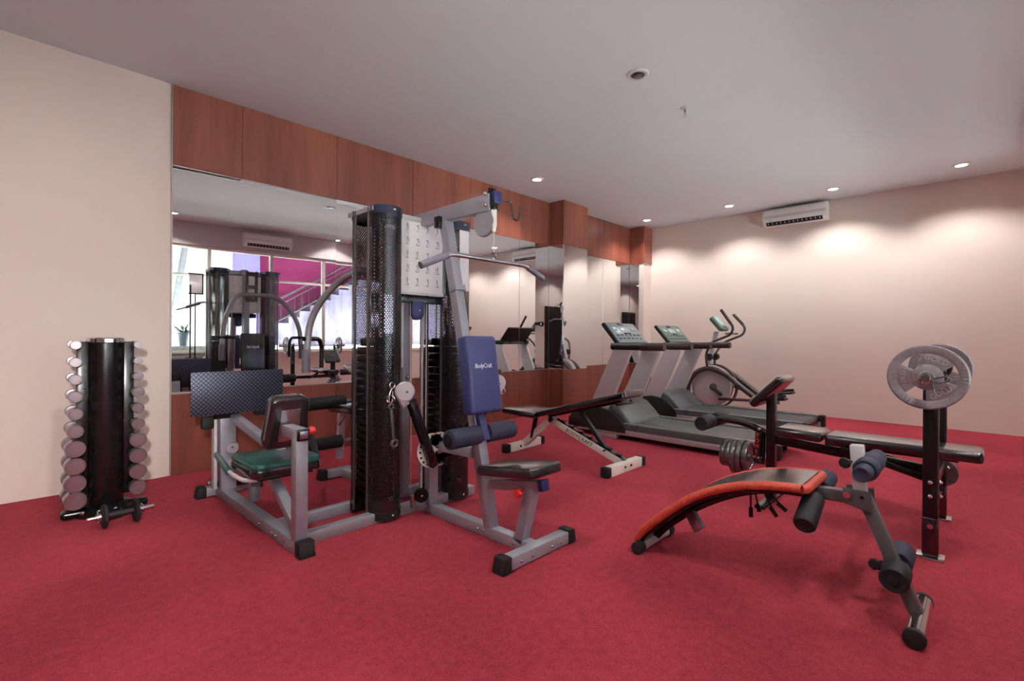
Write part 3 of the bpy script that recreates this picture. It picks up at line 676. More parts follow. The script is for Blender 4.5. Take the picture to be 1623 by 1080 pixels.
# leg press station
gpart(MB().beam((1.055, 2.50, .05), (1.055, 2.50, .615), .062, .062, up=(0, 1, 0)), 'backrest_column')
gpart(MB().beam((1.055, 2.46, .60), (1.055, 2.66, .60), .06, .058), 'backrest_slide')
fr = MB().prism([(-.03, -.029), (.03, -.029), (.03, .029), (-.03, .029)], (1.055, 2.452, .60), (1, 0, 0), (0, 0, 1), (0, .012, 0), .002); gpart(fr, 'slide_collar', M_['black'])
gpart(MB().box((1.055, 2.4505, .60), (.040, .006, .038), None, .001), 'slide_end', M_['steel'])
gpart(MB().cyl((1.085, 2.52, .60), (1.11, 2.52, .60), .008, seg=12).sphere((1.125, 2.52, .605), .022), 'adjust_knob', M_['red'])
bR = Matrix.Rotation(.22, 3, 'X') @ Matrix.Rotation(.04, 3, 'Z'); bcen = V((1.075, 2.715, .635))
bx = lambda w, h: [(-w * .86, -h), (w * .86, -h), (w, -h * .7), (w * .84, h * .86), (w * .6, h), (-w * .6, h), (-w * .84, h * .86), (-w, -h * .7)]
ux, uz, un = bR @ V((1, 0, 0)), bR @ V((0, 0, 1)), bR @ V((0, 1, 0))
bkp = gpart(MB().prism(bx(.118, .145), bcen - un * .03, ux, uz, un * .075, .02, 4), 'leg_press_backrest', M_['vinyl'])
MB().prism([(-.052, -.10), (.062, -.10), (.056, .075), (-.046, .075)], bcen - un * .0335, ux, uz, un * .006, .002).build('backing_plate', M_['steel'], bkp, 'shiny reflective backing plate')
gpart(MB().prism([(-.17, 0), (.17, 0), (.19, .05), (.19, .37), (.14, .42), (-.14, .42), (-.19, .37), (-.19, .05)], (1.12, 2.78, .368), (1, 0, 0), (0, 1, 0), (0, 0, .032), .014, 4), 'leg_press_seat', M_['green'])  # green top layer paints the window sheen over the black cushion
gpart(MB().prism([(-.17, 0), (.17, 0), (.19, .05), (.19, .37), (.14, .42), (-.14, .42), (-.19, .37), (-.19, .05)], (1.12, 2.78, .322), (1, 0, 0), (0, 1, 0), (0, 0, .055), .014, 3), 'seat_cushion_base', M_['vinyl'])
gpart(MB().box((1.12, 2.99, .314), (.30, .34, .018), None, .003), 'seat_board', M_['black'])
gpart(MB().tube([(.955, 3.50, .335), (.905, 3.05, .315), (.93, 2.89, .30), (1.33, 2.90, .30), (1.38, 3.0, .315), (1.42, 3.18, .42)], .0125, .06, 12), 'handle_tube', M_['lgrey'])
gpart(MB().tube([(.96, 3.52, .336), (.908, 3.10, .317)], .019, 0, 14), 'hand_grip', M_['green'], label='dark green foam hand grip'); gpart(MB().tube([(1.385, 3.02, .33), (1.425, 3.20, .43)], .019, 0, 14), 'hand_grip', M_['foam'])
gpart(MB().beam((1.07, 2.58, .12), (1.10, 3.02, .30), .055, .05), 'seat_strut')
gpart(MB().beam((1.11, 3.30, .06), (1.11, 3.30, .30), .055, .055, up=(0, 1, 0)), 'seat_post')
gpart(MB().beam((1.075, 3.70, .05), (1.065, 3.70, .66), .095, .055, up=(0, 1, 0)), 'press_column')
gpart(MB().box2((.985, 3.675, .07), (1.005, 3.735, .60), bev=.003), 'column_side_strap', M_['lgrey'])
gpart(MB().beam((1.10, 3.66, .545), (1.20, 3.10, .375), .055, .05), 'press_lever')
for z in (.24, .34): gpart(MB().lathe([(0, -.02), (.035, -.02), (.038, 0), (.035, .02), (0, .02)], (1.09, 3.645, z), (.5, 1, 0), 22, cap=False), 'column_pulley', Gm); gpart(MB().sphere((1.08, 3.622, z + .01), .008), 'bolt', M_['chrome'])
gpart(MB().beam((1.05, 3.69, .55), (1.05, 3.60, .70), .16, .05), 'plate_bracket', M_['black']); gpart(MB().box((.93, 3.62, .53), (.07, .05, .08), None, .01), 'rubber_stop', M_['rubber'])
gpart(MB().box((1.25, 3.60, .60), (.10, .05, .10), None, .02), 'rubber_stop', M_['rubber'])
gpart(MB().box2((.825, 3.565, .585), (1.385, 3.575, .862), bev=.002), 'foot_plate', M_['tread'], smooth=30)
gpart(MB().beam((1.0, 3.80, .075), (1.22, 3.74, .075), .05, .045), 'pivot_bracket', M_['black']); gpart(MB().cyl((.97, 3.765, .10), (1.0, 3.765, .10), .018), 'pivot_bolt', M_['chrome'])

# rear station: leg extension and pec arms, facing the mirror
gpart(pad((GX, 3.33, .575), (.40, .34, .065), Matrix.Rotation(-.05, 3, 'X'), .02), 'rear_seat', M_['vinyl'])
gpart(MB().beam((GX, 2.86, .42), (GX, 3.50, .50), .055, .055), 'rear_seat_rail')
gpart(MB().beam((GX, 3.28, .05), (GX, 3.28, .48), .058, .058, up=(0, 1, 0)), 'rear_seat_post')
gpart(MB().beam((GX - .07, 3.52, .53), (GX - .07, 3.56, .16), .05, .04, up=(0, 1, 0)), 'leg_extension_arm', M_['lgrey'])
gpart(MB().tube([(GX + .02, 3.50, .42), (GX + .03, 3.46, .34), (GX + .03, 3.47, .22)], .015, .05), 'cable_arm', M_['lgrey'])
for z, y, x0, x1 in ((.612, 3.44, 1.50, 2.25), (.30, 3.52, 1.52, 2.23)):
    gpart(MB().cyl((x0 - .008, y, z), (x1 + .008, y, z), .012), 'roller_axle', M_['steel'])
    for a, b_ in ((x0, x0 + .28), (x1 - .28, x1)):
        gpart(MB().lathe([(.02, 0), (.042, 0), (.048, .006), (.048, b_ - a - .006), (.042, b_ - a), (.02, b_ - a)], (a, y, z), (1, 0, 0), 24), 'foam_roller', M_['foam'])
rt = Matrix.Rotation(.10, 3, 'X'); rc = V((GX + .03, 3.03, .90))
rb = gpart(pad(rc, (.25, .06, .44), rt, .022), 'rear_backrest', M_['vinyl'])
text('logo', 'BodyCraft', .036, rc + rt @ V((0, .0315, .06)), (-1, 0, 0), rt @ V((0, 0, 1)), M_['wtext'], rb, .0008, .12, spacing=.86)
gpart(MB().beam((GX, 2.87, .45), (GX, 2.87, 1.50), .055, .055, up=(0, 1, 0)), 'rear_column')
gpart(MB().beam((GX, 2.82, 1.545), (GX, 3.12, 1.56), .06, .055), 'pec_boom')
hb = MB()
for q in (-1, 1): hb.box2((GX + q * .05 - .012, 3.07, 1.50), (GX + q * .05 + .012, 3.12, 1.83), bev=.004)
for z in (1.50, 1.65, 1.80): hb.box2((GX - .06, 3.07, z - .02), (GX + .06, 3.12, z + .02), bev=.004)
gpart(hb, 'pivot_bracket', M_['taupe'])
PC = GX + .03
for s in (-1, 1):
    gpart(MB().tube([(PC, 3.12, 1.56), (PC + s * .20, 3.19, 1.555), (PC + s * .31, 3.36, 1.40), (PC + s * .385, 3.46, 1.20), (PC + s * .40, 3.47, .84)], .024, .12, 16), 'pec_arm', M_['grey'])
    gpart(MB().tube([(PC + s * .40, 3.47, 1.0), (PC + s * .40, 3.47, .835)], .029, 0, 16), 'pec_grip', M_['lavgrip'])
    gpart(MB().tube([(PC + s * .42, 3.46, 1.075), (PC + s * .27, 3.54, 1.075), (PC + s * .24, 3.57, 1.02), (PC + s * .24, 3.57, .86)], .016, .05, 12), 'press_handle', M_['black'])
gpart(MB().tube([(GX - .27, 3.10, .56), (GX - .30, 3.12, .50)], .012), 'seat_pin', M_['chrome'])

# ------------------------------------------------------------- white bench
BX = 3.585
wb = thing('adjustable_bench', (BX, 2.7, 0), 'white adjustable weight bench with black pads and raised back', 'weight bench')
W = M_['white']
fm = MB().beam((3.31, 2.125, .040), (3.80, 2.125, .040), .065, .078, .004); ff = fm.build('front_foot', W, wb)
MB().beam((3.345, 3.255, .038), (3.84, 3.285, .038), .06, .074, .004).build('rear_foot', W, wb)
for p, d in (((3.31, 2.125), (-1, 0)), ((3.80, 2.125), (1, 0)), ((3.345, 3.255), (-1, -.06)), ((3.84, 3.285), (1, .06))):
    MB().beam((p[0] - .008 * d[0], p[1], .041), (p[0] + .05 * d[0], p[1] + .05 * d[1], .041), .076, .082, .012, seg=3).build('foot_cap', M_['rubber'], wb)
for x in (3.52, 3.61): MB().cyl((x, 2.094, .045), (x, 2.086, .045), .010, seg=12).build('bolt', M_['black'], wb)
MB().cyl((3.50, 3.232, .04), (3.50, 3.224, .04), .010, seg=12).build('bolt', M_['black'], wb)
ap = V((BX, 2.915, .325))
sp_ = MB().beam(ap + V((0, .02, .012)), (BX, 2.16, .062), .055, .062, .004).build('main_beam', W, wb)
MB().beam(ap + V((0, -.03, .03)), (BX, 3.25, .055), .055, .062, .004).build('rear_leg', W, wb)
bd = (V((BX, 2.16, .062)) - ap).normalized(); bu = V((1, 0, 0)).cross(bd) * -1
if bu.z < 0: bu = -bu
text('lettering', 'BODYCRAFT', .052, ap + bd * .35 + V((-.0285, 0, 0)), bd, bu, M_['btext'], sp_, .0006, .2, spacing=1.02)
lm = MB()
for k in range(7): lm.beam(ap + bd * (.10 + k * .105) + bu * .038, ap + bd * (.145 + k * .105) + bu * .050, .045, .016, .003)
lm.beam(ap + bd * .06 + bu * .034, ap + bd * .82 + bu * .034, .05, .008, .001); lm.build('stop_ladder', M_['black'], wb)
MB().beam((BX, 2.59, .44), (BX, 2.30, .13), .04, .034, .003, up=(0, 1, 0)).build('back_strut', M_['dhood'], wb)
MB().tube([(BX - .05, 2.31, .14), (BX + .09, 2.31, .14)], .008).build('strut_pin', M_['blue'], wb)
MB().beam((BX - .03, 3.08, .35), (BX - .01, 3.15, .12), .035, .03, .003, up=(0, 1, 0)).build('seat_post', M_['black'], wb)
pad((BX + .01, 3.19, .375), (.40, .40, .05), Matrix.Rotation(.03, 3, 'X') @ Matrix.Rotation(.05, 3, 'Z'), .014).build('seat', M_['vinyl'], wb)
bdir = (V((0, 2.06, .632)) - V((0, 3.0, .372))).normalized(); R = Matrix((V((1, 0, 0)), -bdir, V((1, 0, 0)).cross(-bdir))).transposed()
MB().box((BX, 2.53, .505), (.30, .96, .055), R, .016, 4).build('backrest', M_['vinyl'], wb)
MB().box(V((BX, 2.53, .505)) + bdir * .455 + V((0, 0, .008)), (.285, .09, .052), R, .010, 3).build('head_cushion', M_['dplate'], wb, 'grey end cushion')
MB().box((BX, 2.53, .468), (.10, .80, .025), R, .003).build('back_frame', M_['black'], wb)
MB().tube([(BX - .12, 2.16, .57), (BX - .12, 2.14, .55), (BX + .12, 2.14, .55), (BX + .12, 2.16, .57)], .010).build('head_hook', M_['black'], wb)

# -------------------------------------------------------------- treadmills
tx = 4.60; wid = .80; cxm = tx + wid / 2
t1 = thing('treadmill', (cxm, 2.35, 0), 'grey treadmill nearest the white bench, with pale blue grey console', 'treadmill', 'two treadmills facing the mirror')
for xa in (tx, tx + wid - .085):
    MB().box2((xa, 1.30, .075), (xa + .085, 2.80, .185), bev=.012, seg=3).build('side_rail', M_['hood'], t1)
    MB().box2((xa - .004 if xa == tx else xa, 1.28, .055), (xa + .085 if xa == tx else xa + .089, 3.35, .112), bev=.006).build('frame_beam', M_['rail'], t1)
    MB().box2((xa - .006 if xa == tx else xa + .002, 1.24, .05), (xa + .083 if xa == tx else xa + .091, 1.31, .19), bev=.015, seg=3).build('rear_cap', M_['dhood'], t1)
    MB().box((xa + .04, 2.98, .028), (.07, .26, .055), None, .008).build('foot', M_['rail'], t1)
    MB().box((xa + .04, 1.42, .028), (.05, .08, .055), None, .008).build('foot', M_['rubber'], t1)
MB().box2((tx + .085, 1.33, .13), (tx + wid - .085, 2.80, .17), bev=.012, seg=3).build('running_belt', M_['belt'], t1)
MB().cyl((tx + .085, 1.32, .14), (tx + wid - .085, 1.32, .14), .03).build('rear_roller', M_['black'], t1)
hood = [(3.50, .07), (3.50, .16), (3.44, .24), (3.32, .31), (3.14, .365), (2.98, .385), (2.88, .355), (2.78, .26), (2.70, .175), (2.70, .12), (2.72, .07)]
sidep = [(3.49, .07), (3.49, .17), (3.42, .245), (3.28, .30), (3.10, .325), (2.92, .30), (2.82, .235), (2.735, .15), (2.72, .07)]
MB().prism(hood, (tx + .05, 0, 0), (0, 1, 0), (0, 0, 1), (wid - .10, 0, 0), .035, 4).build('motor_hood', M_['hood'], t1, smooth=60)
for xa in (tx - .005, tx + wid - .065): MB().prism(sidep, (xa, 0, 0), (0, 1, 0), (0, 0, 1), (.07, 0, 0), .012, 3).build('hood_side', M_['dhood'], t1)
for xa in (tx + .045, tx + wid - .105):
    MB().prism([(3.28, .20), (3.02, .20), (2.70, .965), (2.925, .965)], (xa, 0, 0), (0, 1, 0), (0, 0, 1), (.055, 0, 0), .008, 3).build('upright', M_['lgrey'], t1)
    MB().tube([(xa + .028, 2.95, 1.0), (xa + .028, 2.62, 1.0), (xa + .028, 2.34, 1.005)], .037, .05, 16).build('handrail', M_['dhood'], t1)
    MB().tube([(xa + .028, 2.60, 1.001), (xa + .028, 2.33, 1.005)], .042, 0, 16).build('rail_grip', M_['brown'], t1)
MB().beam((tx + .05, 2.86, .99), (tx + wid - .05, 2.86, .99), .12, .05, .012).build('cross_bar', M_['hood'], t1)
cd = (V((0, 3.085, 1.265)) - V((0, 2.87, 1.02))).normalized(); cn = V((1, 0, 0)).cross(cd)
if cn.z < 0: cn = -cn
Rc = Matrix((V((1, 0, 0)), cd, V((1, 0, 0)).cross(cd))).transposed(); cc = V((cxm + .005, 2.9775, 1.142))
MB().box(cc - cn * .01, (.66, .33, .045), Rc, .020, 4).build('console_shell', M_['dhood'], t1)
cf = MB().box(cc + cn * .0135, (.61, .29, .008), Rc, .004).build('console_face', M_['console'], t1)
MB().box(cc + cn * .019 + cd * .05, (.20, .07, .004), Rc, .001).build('display', M_['lcd'], cf)
for dx in (-.2, .2): MB().box(cc + cn * .019 + cd * .06 + V((dx, 0, 0)), (.10, .05, .004), Rc, .001).build('display', M_['lcd'], cf)
kb = MB()
for i in range(6):
    for j in range(2): kb.box(cc + cn * .019 + cd * (-.035 - j * .05) + V((-.22 + i * .088, 0, 0)), (.05, .022, .004), Rc, .002)
kb.build('buttons', M_['belt'], cf)
MB().box(cc + cn * .022 + cd * (-.012), (.14, .016, .008), Rc, .003).build('key_slot', M_['dhood'], cf)
MB().box(cc + cn * .02 + cd * .13 + V((-.02, 0, 0)), (.10, .03, .02), Rc, .006).build('console_knob', M_['hood'], cf)
t2 = copy_thing(t1, (1.42, .10, 0), 'grey treadmill between first treadmill and elliptical, with green grey console', 'two treadmills facing the mirror')
for c in t2.children:
    for g in c.children: pass
    if c.name.startswith('console_face'):
        c.data = c.data.copy(); c.data.materials[0] = M_['consoleg']

# -------------------------------------------------------------- elliptical
EX = 7.33
el = thing('elliptical_trainer', (EX, 2.7, 0), 'grey elliptical cross trainer with curved handles beside far wall', 'elliptical trainer')
MB().lathe([(0, -.06), (.24, -.06), (.285, -.052), (.30, -.035), (.30, .035), (.285, .052), (.24, .06), (0, .06)], (EX, 2.90, .40), (1, 0, 0), 48, cap=False).build('drive_housing', M_['pinkgrey'], el)
MB().lathe([(.30, -.028), (.325, -.026), (.325, .026), (.30, .028)], (EX, 2.86, .39), (1, 0, 0), 48, cap=False).build('flywheel_rim', M_['taupe'], el)
for s in (-1, 1):
    MB().lathe([(0, 0), (.055, 0), (.05, .02), (.02, .03), (0, .03)], (EX + s * .06, 2.86, .38), (s, 0, 0), 20, cap=False).build('crank_hub', M_['taupe'], el)
    MB().beam((EX + s * .10, 2.86, .38), (EX + s * .10, 2.72, .27 if s < 0 else .50), .03, .05, .008).build('crank', M_['taupe'], el)
    MB().tube([(EX + s * .13, 3.21, .16), (EX + s * .13, 3.215, .42), (EX + s * .13, 3.09, .60), (EX + s * .13, 2.90, .67), (EX + s * .13, 2.66, .585), (EX + s * .13, 2.43, .40), (EX + s * .13, 2.29, .30)], .037, .12, 14).build('side_arch', M_['taupe'], el)
    z1 = .24 if s < 0 else .30
    MB().tube([(EX + s * .15, 2.75, .22 if s < 0 else .42), (EX + s * .15, 2.35, z1), (EX + s * .15, 1.95, z1)], .02, .1, 12).build('pedal_bar', M_['taupe'], el)
    MB().box((EX + s * .17, 2.02, z1 + .035), (.13, .34, .03), Matrix.Rotation(-.15, 3, 'X'), .012, 3).box((EX + s * .235, 2.02, z1 + .06), (.012, .30, .05), Matrix.Rotation(-.15, 3, 'X'), .005).build('pedal', M_['dhood'], el)
    x0 = EX - .23 if s < 0 else EX + .25; x1 = EX + s * .13
    MB().tube([(x1, 2.92, .64), (x1 + s * .04, 2.93, .86), (x0, 2.83, 1.035), (x0, 2.55, 1.15), (x0, 2.515, 1.25), (x0, 2.68, 1.49 if s < 0 else 1.44)], .018, .07, 14).build('swing_arm', M_['taupe'], el)
    MB().tube([(x0, 2.55, 1.30), (x0, 2.69, 1.502 if s < 0 else 1.452)], .021, 0, 14).build('hand_grip', M_['brown'], el)
    MB().lathe([(0, -.035), (.05, -.035), (.055, 0), (.05, .035), (0, .035)], (EX + s * .12, 2.90, .82), (1, 0, 0), 22, cap=False).build('pivot_boss', M_['dhood'], el)
MB().beam((EX, 2.98, .60), (EX, 2.84, 1.20), .07, .06, .012, up=(0, 1, 0)).build('mast', M_['lgrey'], el)
ed = (V((0, 2.90, 1.415)) - V((0, 2.72, 1.205))).normalized(); Re = Matrix((V((1, 0, 0)), ed, V((1, 0, 0)).cross(ed))).transposed(); ec = V((EX - .01, 2.80, 1.305)); en = V((1, 0, 0)).cross(ed)
if en.z < 0: en = -en
es = MB().box(ec, (.27, .26, .075), Re, .034, 4).build('console', M_['consoleg'], el)
MB().box(ec + en * .038 + ed * .02, (.18, .15, .004), Re, .002).build('display', M_['lcd'], es)
MB().box(ec + en * .038 - ed * .085, (.12, .03, .004), Re, .002).build('buttons', M_['dhood'], es)
MB().tube([(EX - .17, 2.60, 1.165), (EX, 2.72, 1.165), (EX + .17, 2.60, 1.165)], .012, .05).build('pulse_bar', M_['taupe'], el)
MB().box((EX, 3.25, .05), (.58, .08, .08), None, .02, 3).build('front_foot', M_['dhood'], el)
MB().box((EX, 1.78, .05), (.50, .08, .08), None, .02, 3).build('rear_foot', M_['dhood'], el)
MB().beam((EX, 3.25, .09), (EX, 1.78, .08), .09, .06, .01).build('base_beam', M_['taupe'], el)

# ------------------------------------------------------------- bench press
PXc = 3.63
bp = thing('bench_press', (PXc, .5, 0), 'black bench press bench with two uprights, leg lift and arm curl pad', 'weight bench')
K = M_['black']
for x in (3.25, 4.01):
    MB().box2((x - .031, .155, .012), (x + .031, .217, .90), bev=.010, seg=3).build('upright', K, bp)
    u = MB().box2((x - .052, .13, 0), (x + .052, .242, .012), bev=.003).build('upright_base', M_['chrome'], bp)
    MB().box2((x - .0325, .1535, .013), (x + .0325, .2185, .21), bev=.010, seg=3).build('lower_gleam_shell', M_['smoke'], bp)  # shell added for the reflection low on the black gloss upright
    MB().tube([(x, .186, .89), (x, .150, .893), (x, .140, .94)], .012, .01).tube([(x, .186, .88), (x, .235, .90), (x, .245, .955)], .012, .01).build('bar_hook', K, bp)
    for z in (.385, .315):
        MB().sphere((x - .033, .186, z), .011, 12, 8).build('bolt', M_['chrome'], bp); MB().sphere((x, .15, z), .011, 12, 8).build('bolt', M_['chrome'], bp)
    MB().cyl((x - .033, .186, .165), (x - .036, .186, .165), .012, seg=16).build('adjust_hole', M_['chrome'], bp)
MB().beam((3.25, .186, .35), (4.01, .186, .35), .05, .05).build('cross_rail', K, bp)
MB().beam((PXc, .186, .36), (PXc, 1.03, .42), .055, .055).build('spine', K, bp)
MB().beam((PXc - .10, .21, .33), (PXc - .10, .62, .44), .03, .032).build('diagonal_brace', K, bp); MB().beam((PXc + .10, .21, .33), (PXc + .10, .62, .44), .03, .032).build('diagonal_brace', K, bp)
MB().box((PXc, .345, .482), (.265, .71, .058), Matrix.Rotation(.0, 3, 'X'), .022, 4).build('back_pad', M_['vinyl'], bp)
MB().box((PXc, .845, .488), (.275, .265, .062), Matrix.Rotation(.02, 3, 'X'), .024, 4).build('seat_pad', M_['vinyl'], bp)
MB().box((PXc, .40, .445), (.12, .62, .02), None, .003).build('pad_board', K, bp)
MB().box2((PXc - .028, 1.005, .0), (PXc + .028, 1.061, .765), bev=.008, seg=3).build('front_post', K, bp)
MB().box((PXc, 1.033, .012), (.50, .06, .024), None, .006).build('front_foot', K, bp)
MB().sphere((PXc, 1.033, .768), .020, sc=(1, 1, .5)).build('post_cap', M_['steel'], bp)
cdir = (V((0, .94, .835)) - V((0, 1.115, .655))).normalized(); Rp = Matrix((V((1, 0, 0)), cdir, V((1, 0, 0)).cross(cdir))).transposed()
MB().box((PXc, 1.03, .745), (.30, .27, .055), Rp, .022, 4).build('arm_curl_pad', M_['vinyl'], bp)
MB().tube([(PXc, 1.06, .45), (PXc, 1.20, .505), (PXc, 1.33, .515), (PXc, 1.42, .50)], .024, .08, 14).build('leg_lift_arm', K, bp)
MB().cyl((PXc - .20, 1.43, .495), (PXc + .20, 1.43, .495), .012).build('roller_axle', M_['steel'], bp)
for a in (PXc - .21, PXc + .03): MB().lathe([(.02, 0), (.045, 0), (.05, .008), (.05, .172), (.045, .18), (.02, .18)], (a, 1.43, .495), (1, 0, 0), 24).build('foam_roller', M_['foam'], bp)
MB().sphere((PXc - .03, 1.10, .475), .014).build('pivot_bolt', M_['chrome'], bp)
MB().tube([(PXc, 1.085, .46), (PXc, 1.09, .26), (PXc - .05, 1.095, .285)], .018, .03).build('leg_lift_drop', K, bp)
rs = MB().cyl((PXc - .045, 1.10, .46), (PXc - .045, 1.115, .25), .020, seg=18).build('grip_sleeve', M_['rubber'], bp)
for i, chx in enumerate('POWER'): text('lettering', chx, .036, (PXc - .0655, 1.100 + .003 * i, .440 - i * .037), (0, -1, 0), (0, 0, 1), M_['red'], rs, .001)
MB().cyl((PXc - .05, 1.09, .285), (PXc - .05, 1.35, .285), .0125).build('weight_peg', M_['chrome'], bp)
MB().cyl((4.01 + .03, .186, .27), (4.01 + .17, .186, .27), .0125).build('storage_peg', M_['chrome'], bp)
# plates
def disc_plate(x, y, z, r, t, m, label, group, name='weight_plate', ax=(1, 0, 0)):
    o = thing(name, (x, y, z - r), label, 'weight plate', group)
    MB().lathe([(.0135, -t * .6), (r * .28, -t * .6), (r * .30, -t * .3), (r * .80, -t * .3), (r * .84, -t * .5), (r * .97, -t * .5), (r, -t * .3), (r, t * .3), (r * .97, t * .5), (r * .84, t * .5), (r * .80, t * .3), (r * .30, t * .3), (r * .28, t * .6), (.0135, t * .6), (.0135, -t * .6)], (x, y, z), ax, 40, cap=False).build('disc', m, o)
    return o
LAB5 = ['leftmost', 'second from the left', 'middle', 'second from the right', 'rightmost']
for k in range(5):
    r = (.092, .092, .120, .120, .100)[k]
    disc_plate(PXc - .05, 1.315 - k * .037, .285 - (r - .092) * .3, r, .034, M_['dplate'], 'small grey weight plate on the leg lift peg, %s of five' % LAB5[k], 'plates on the leg lift', ax=(0, 1, 0))
disc_plate(4.01 + .06, .186, .27, .085, .028, M_['dplate'], 'small grey plate stored low on far bench press upright, inner one', 'plates on the far upright')
disc_plate(4.01 + .095, .186, .27, .085, .028, M_['dplate'], 'small grey plate stored low on far bench press upright, outer one', 'plates on the far upright')
# olympic bar
BY, BZ = .195, .915
bb = thing('barbell', (3.63, BY, BZ), 'chrome barbell resting on top of the bench press uprights', 'barbell')
MB().cyl((3.10, BY, BZ), (4.16, BY, BZ), .0125, seg=20).build('shaft', M_['chrome'], bb)
for s, x in ((-1, 3.185), (1, 4.075)):
    MB().cyl((x, BY, BZ), (x + s * .17, BY, BZ), .0265, seg=24, bev=.003).build('sleeve', M_['chrome'], bb)
    MB().lathe([(.012, 0), (.032, 0), (.032, .018), (.020, .02)], (x, BY, BZ), (s, 0, 0), 24).build('collar', M_['chrome'], bb)
    MB().cyl((x + s * .1705, BY, BZ), (x + s * .1735, BY, BZ), .017, seg=20).build('end_plug', M_['dplate'], bb)
def grip_plate(xc, s, label):
    """three-spoke grip plate, face towards s"""
    o = thing('grip_plate', (xc, BY, BZ - .157), label, 'weight plate', 'three spoke plates on the barbell'); R = .157
    ring = MB().lathe([(R * .74, -.008), (R * .78, -.013), (R * .96, -.015), (R, -.010), (R, .010), (R * .96, .015), (R * .78, .013), (R * .74, .008), (R * .74, -.008)], (xc, BY, BZ), (1, 0, 0), 72, cap=False)
    ring.build('rim', M_['plate'], o)
    MB().lathe([(.027, -.016), (R * .28, -.016), (R * .40, -.009), (R * .40, .009), (R * .28, .016), (.027, .016), (.027, -.016)], (xc, BY, BZ), (1, 0, 0), 40, cap=False).build('hub', M_['plate'], o)
    ys, zs = V((0, -1, 0)), V((0, 0, 1))                # seen from -x: right is -y
    for i, ca in enumerate((68, 187, 305)):
        a0, a1 = math.radians(ca - 37), math.radians(ca + 37); b0, b1 = math.radians(ca - 40), math.radians(ca + 40)
        poly = [(R * .36 * math.cos(b0 + (b1 - b0) * k / 6), R * .36 * math.sin(b0 + (b1 - b0) * k / 6)) for k in range(7)] + [(R * .79 * math.cos(a1 + (a0 - a1) * k / 10), R * .79 * math.sin(a1 + (a0 - a1) * k / 10)) for k in range(11)]
        if i == 1: poly = [(x * 1, y) for x, y in poly]
        w = MB().prism(poly, (xc - .007, BY, BZ), ys, zs, (.014, 0, 0), .003, 2).build('spoke', M_['plate'], o)
        c = math.radians(ca); p = V((xc + s * .0085, BY, BZ)) + (ys * math.cos(c) + zs * math.sin(c)) * R * .58
        rt_ = (ys * math.sin(c) - zs * math.cos(c)); up_ = (ys * math.cos(c) + zs * math.sin(c))
        if s > 0: rt_ = -rt_
        text('cast_lettering', ('GOLD', '10KG', 'GOLD')[i], .034, p, rt_ if i != 2 else -rt_, up_ if i != 2 else -up_, M_['castletter'], w, .002)
    for ca in (128, 246, 6):
        m = MB()
        for k in range(-2, 3):
            c = math.radians(ca + k * 7); e = ys * math.cos(c) + zs * math.sin(c); tn = ys * -math.sin(c) + zs * math.cos(c)
            m.beam(V((xc + s * .0148, BY, BZ)) + e * R * .79, V((xc + s * .0148, BY, BZ)) + e * R * .95, .004, .004, .001, up=(1, 0, 0))
        m.build('rim_ribs', M_['plate'], o)
    return o
grip_plate(3.135, -1, 'grey three spoke weight plate on the near end of the barbell')
grip_plate(4.125, -1, 'grey three spoke weight plate on far barbell end, behind the other')
cl = thing('spring_clip', (3.108, BY, BZ - .03), 'chrome spring clip on near barbell end', 'collar clip')
m = MB()
pts = [(3.100 + .010 * t / 8, BY + .0300 * math.cos(t * PI / 4), BZ + .0300 * math.sin(t * PI / 4)) for t in range(17)]
m.tube(pts, .003, 0, 8); m.build('coil', M_['steel'], cl)
MB().tube([(3.10, BY - .02, BZ - .018), (3.095, BY - .065, BZ - .02), (3.09, BY - .085, BZ + .0), (3.095, BY - .075, BZ + .01), (3.10, BY - .02, BZ - .005)], .004, .01, 8).tube([(3.10, BY - .02, BZ - .02), (3.095, BY - .03, BZ - .075)], .003, 0, 8).build('lever', M_['dplate'], cl)

# -------------------------------------------------------- curved sit-up bench
SX = 2.42
sb = thing('sit_up_bench', (SX, .75, 0), 'curved sit up bench with orange piping and foam rollers', 'sit-up bench')
top = [(1.272, .062), (1.235, .112), (1.172, .175), (1.10, .242), (1.042, .292), (.98, .338), (.92, .374), (.84, .412), (.754, .443), (.66, .463), (.579, .473), (.53, .475)]
def strip(xa, xb, lo, hi):
    """loft along the curved board between heights lo..hi measured normal to it"""
    rings = []
    for i, (y, z) in enumerate(top):
        a = top[max(i - 1, 0)]; b = top[min(i + 1, len(top) - 1)]; d = V((0, b[0] - a[0], b[1] - a[1])).normalized(); n = V((0, d.z, -d.y))
        if n.z < 0: n = -n
        p = V((0, y, z)); rings.append([V((xa, 0, 0)) + p + n * lo, V((xb, 0, 0)) + p + n * lo, V((xb, 0, 0)) + p + n * hi, V((xa, 0, 0)) + p + n * hi])
    return rings
MB().loft(strip(2.268, 2.572, -.006, .026)).build('curved_pad', M_['vinyl'], sb)
MB().loft(strip(2.275, 2.565, -.024, -.007)).build('pad_board', K, sb)
rope = MB()
def edge_pts(x, h):
    return [(r[0].lerp(r[3], h) + (V((x, 0, 0)) - V((r[0].x, 0, 0)))) for r in strip(2.268, 2.572, -.006, .026)]
for x in (2.264, 2.576): rope.tube(edge_pts(x, .5), .019, 0, 12)
e1 = edge_pts(2.264, .5)[-1]; e2 = edge_pts(2.576, .5)[-1]; rope.tube([e1, V((2.28, .515, e1.z)), V((2.56, .515, e1.z)), e2], .019, .02, 12)
pp = rope.build('piping', M_['orange'], sb)
gr = MB(); ep = edge_pts(2.2505, .5)
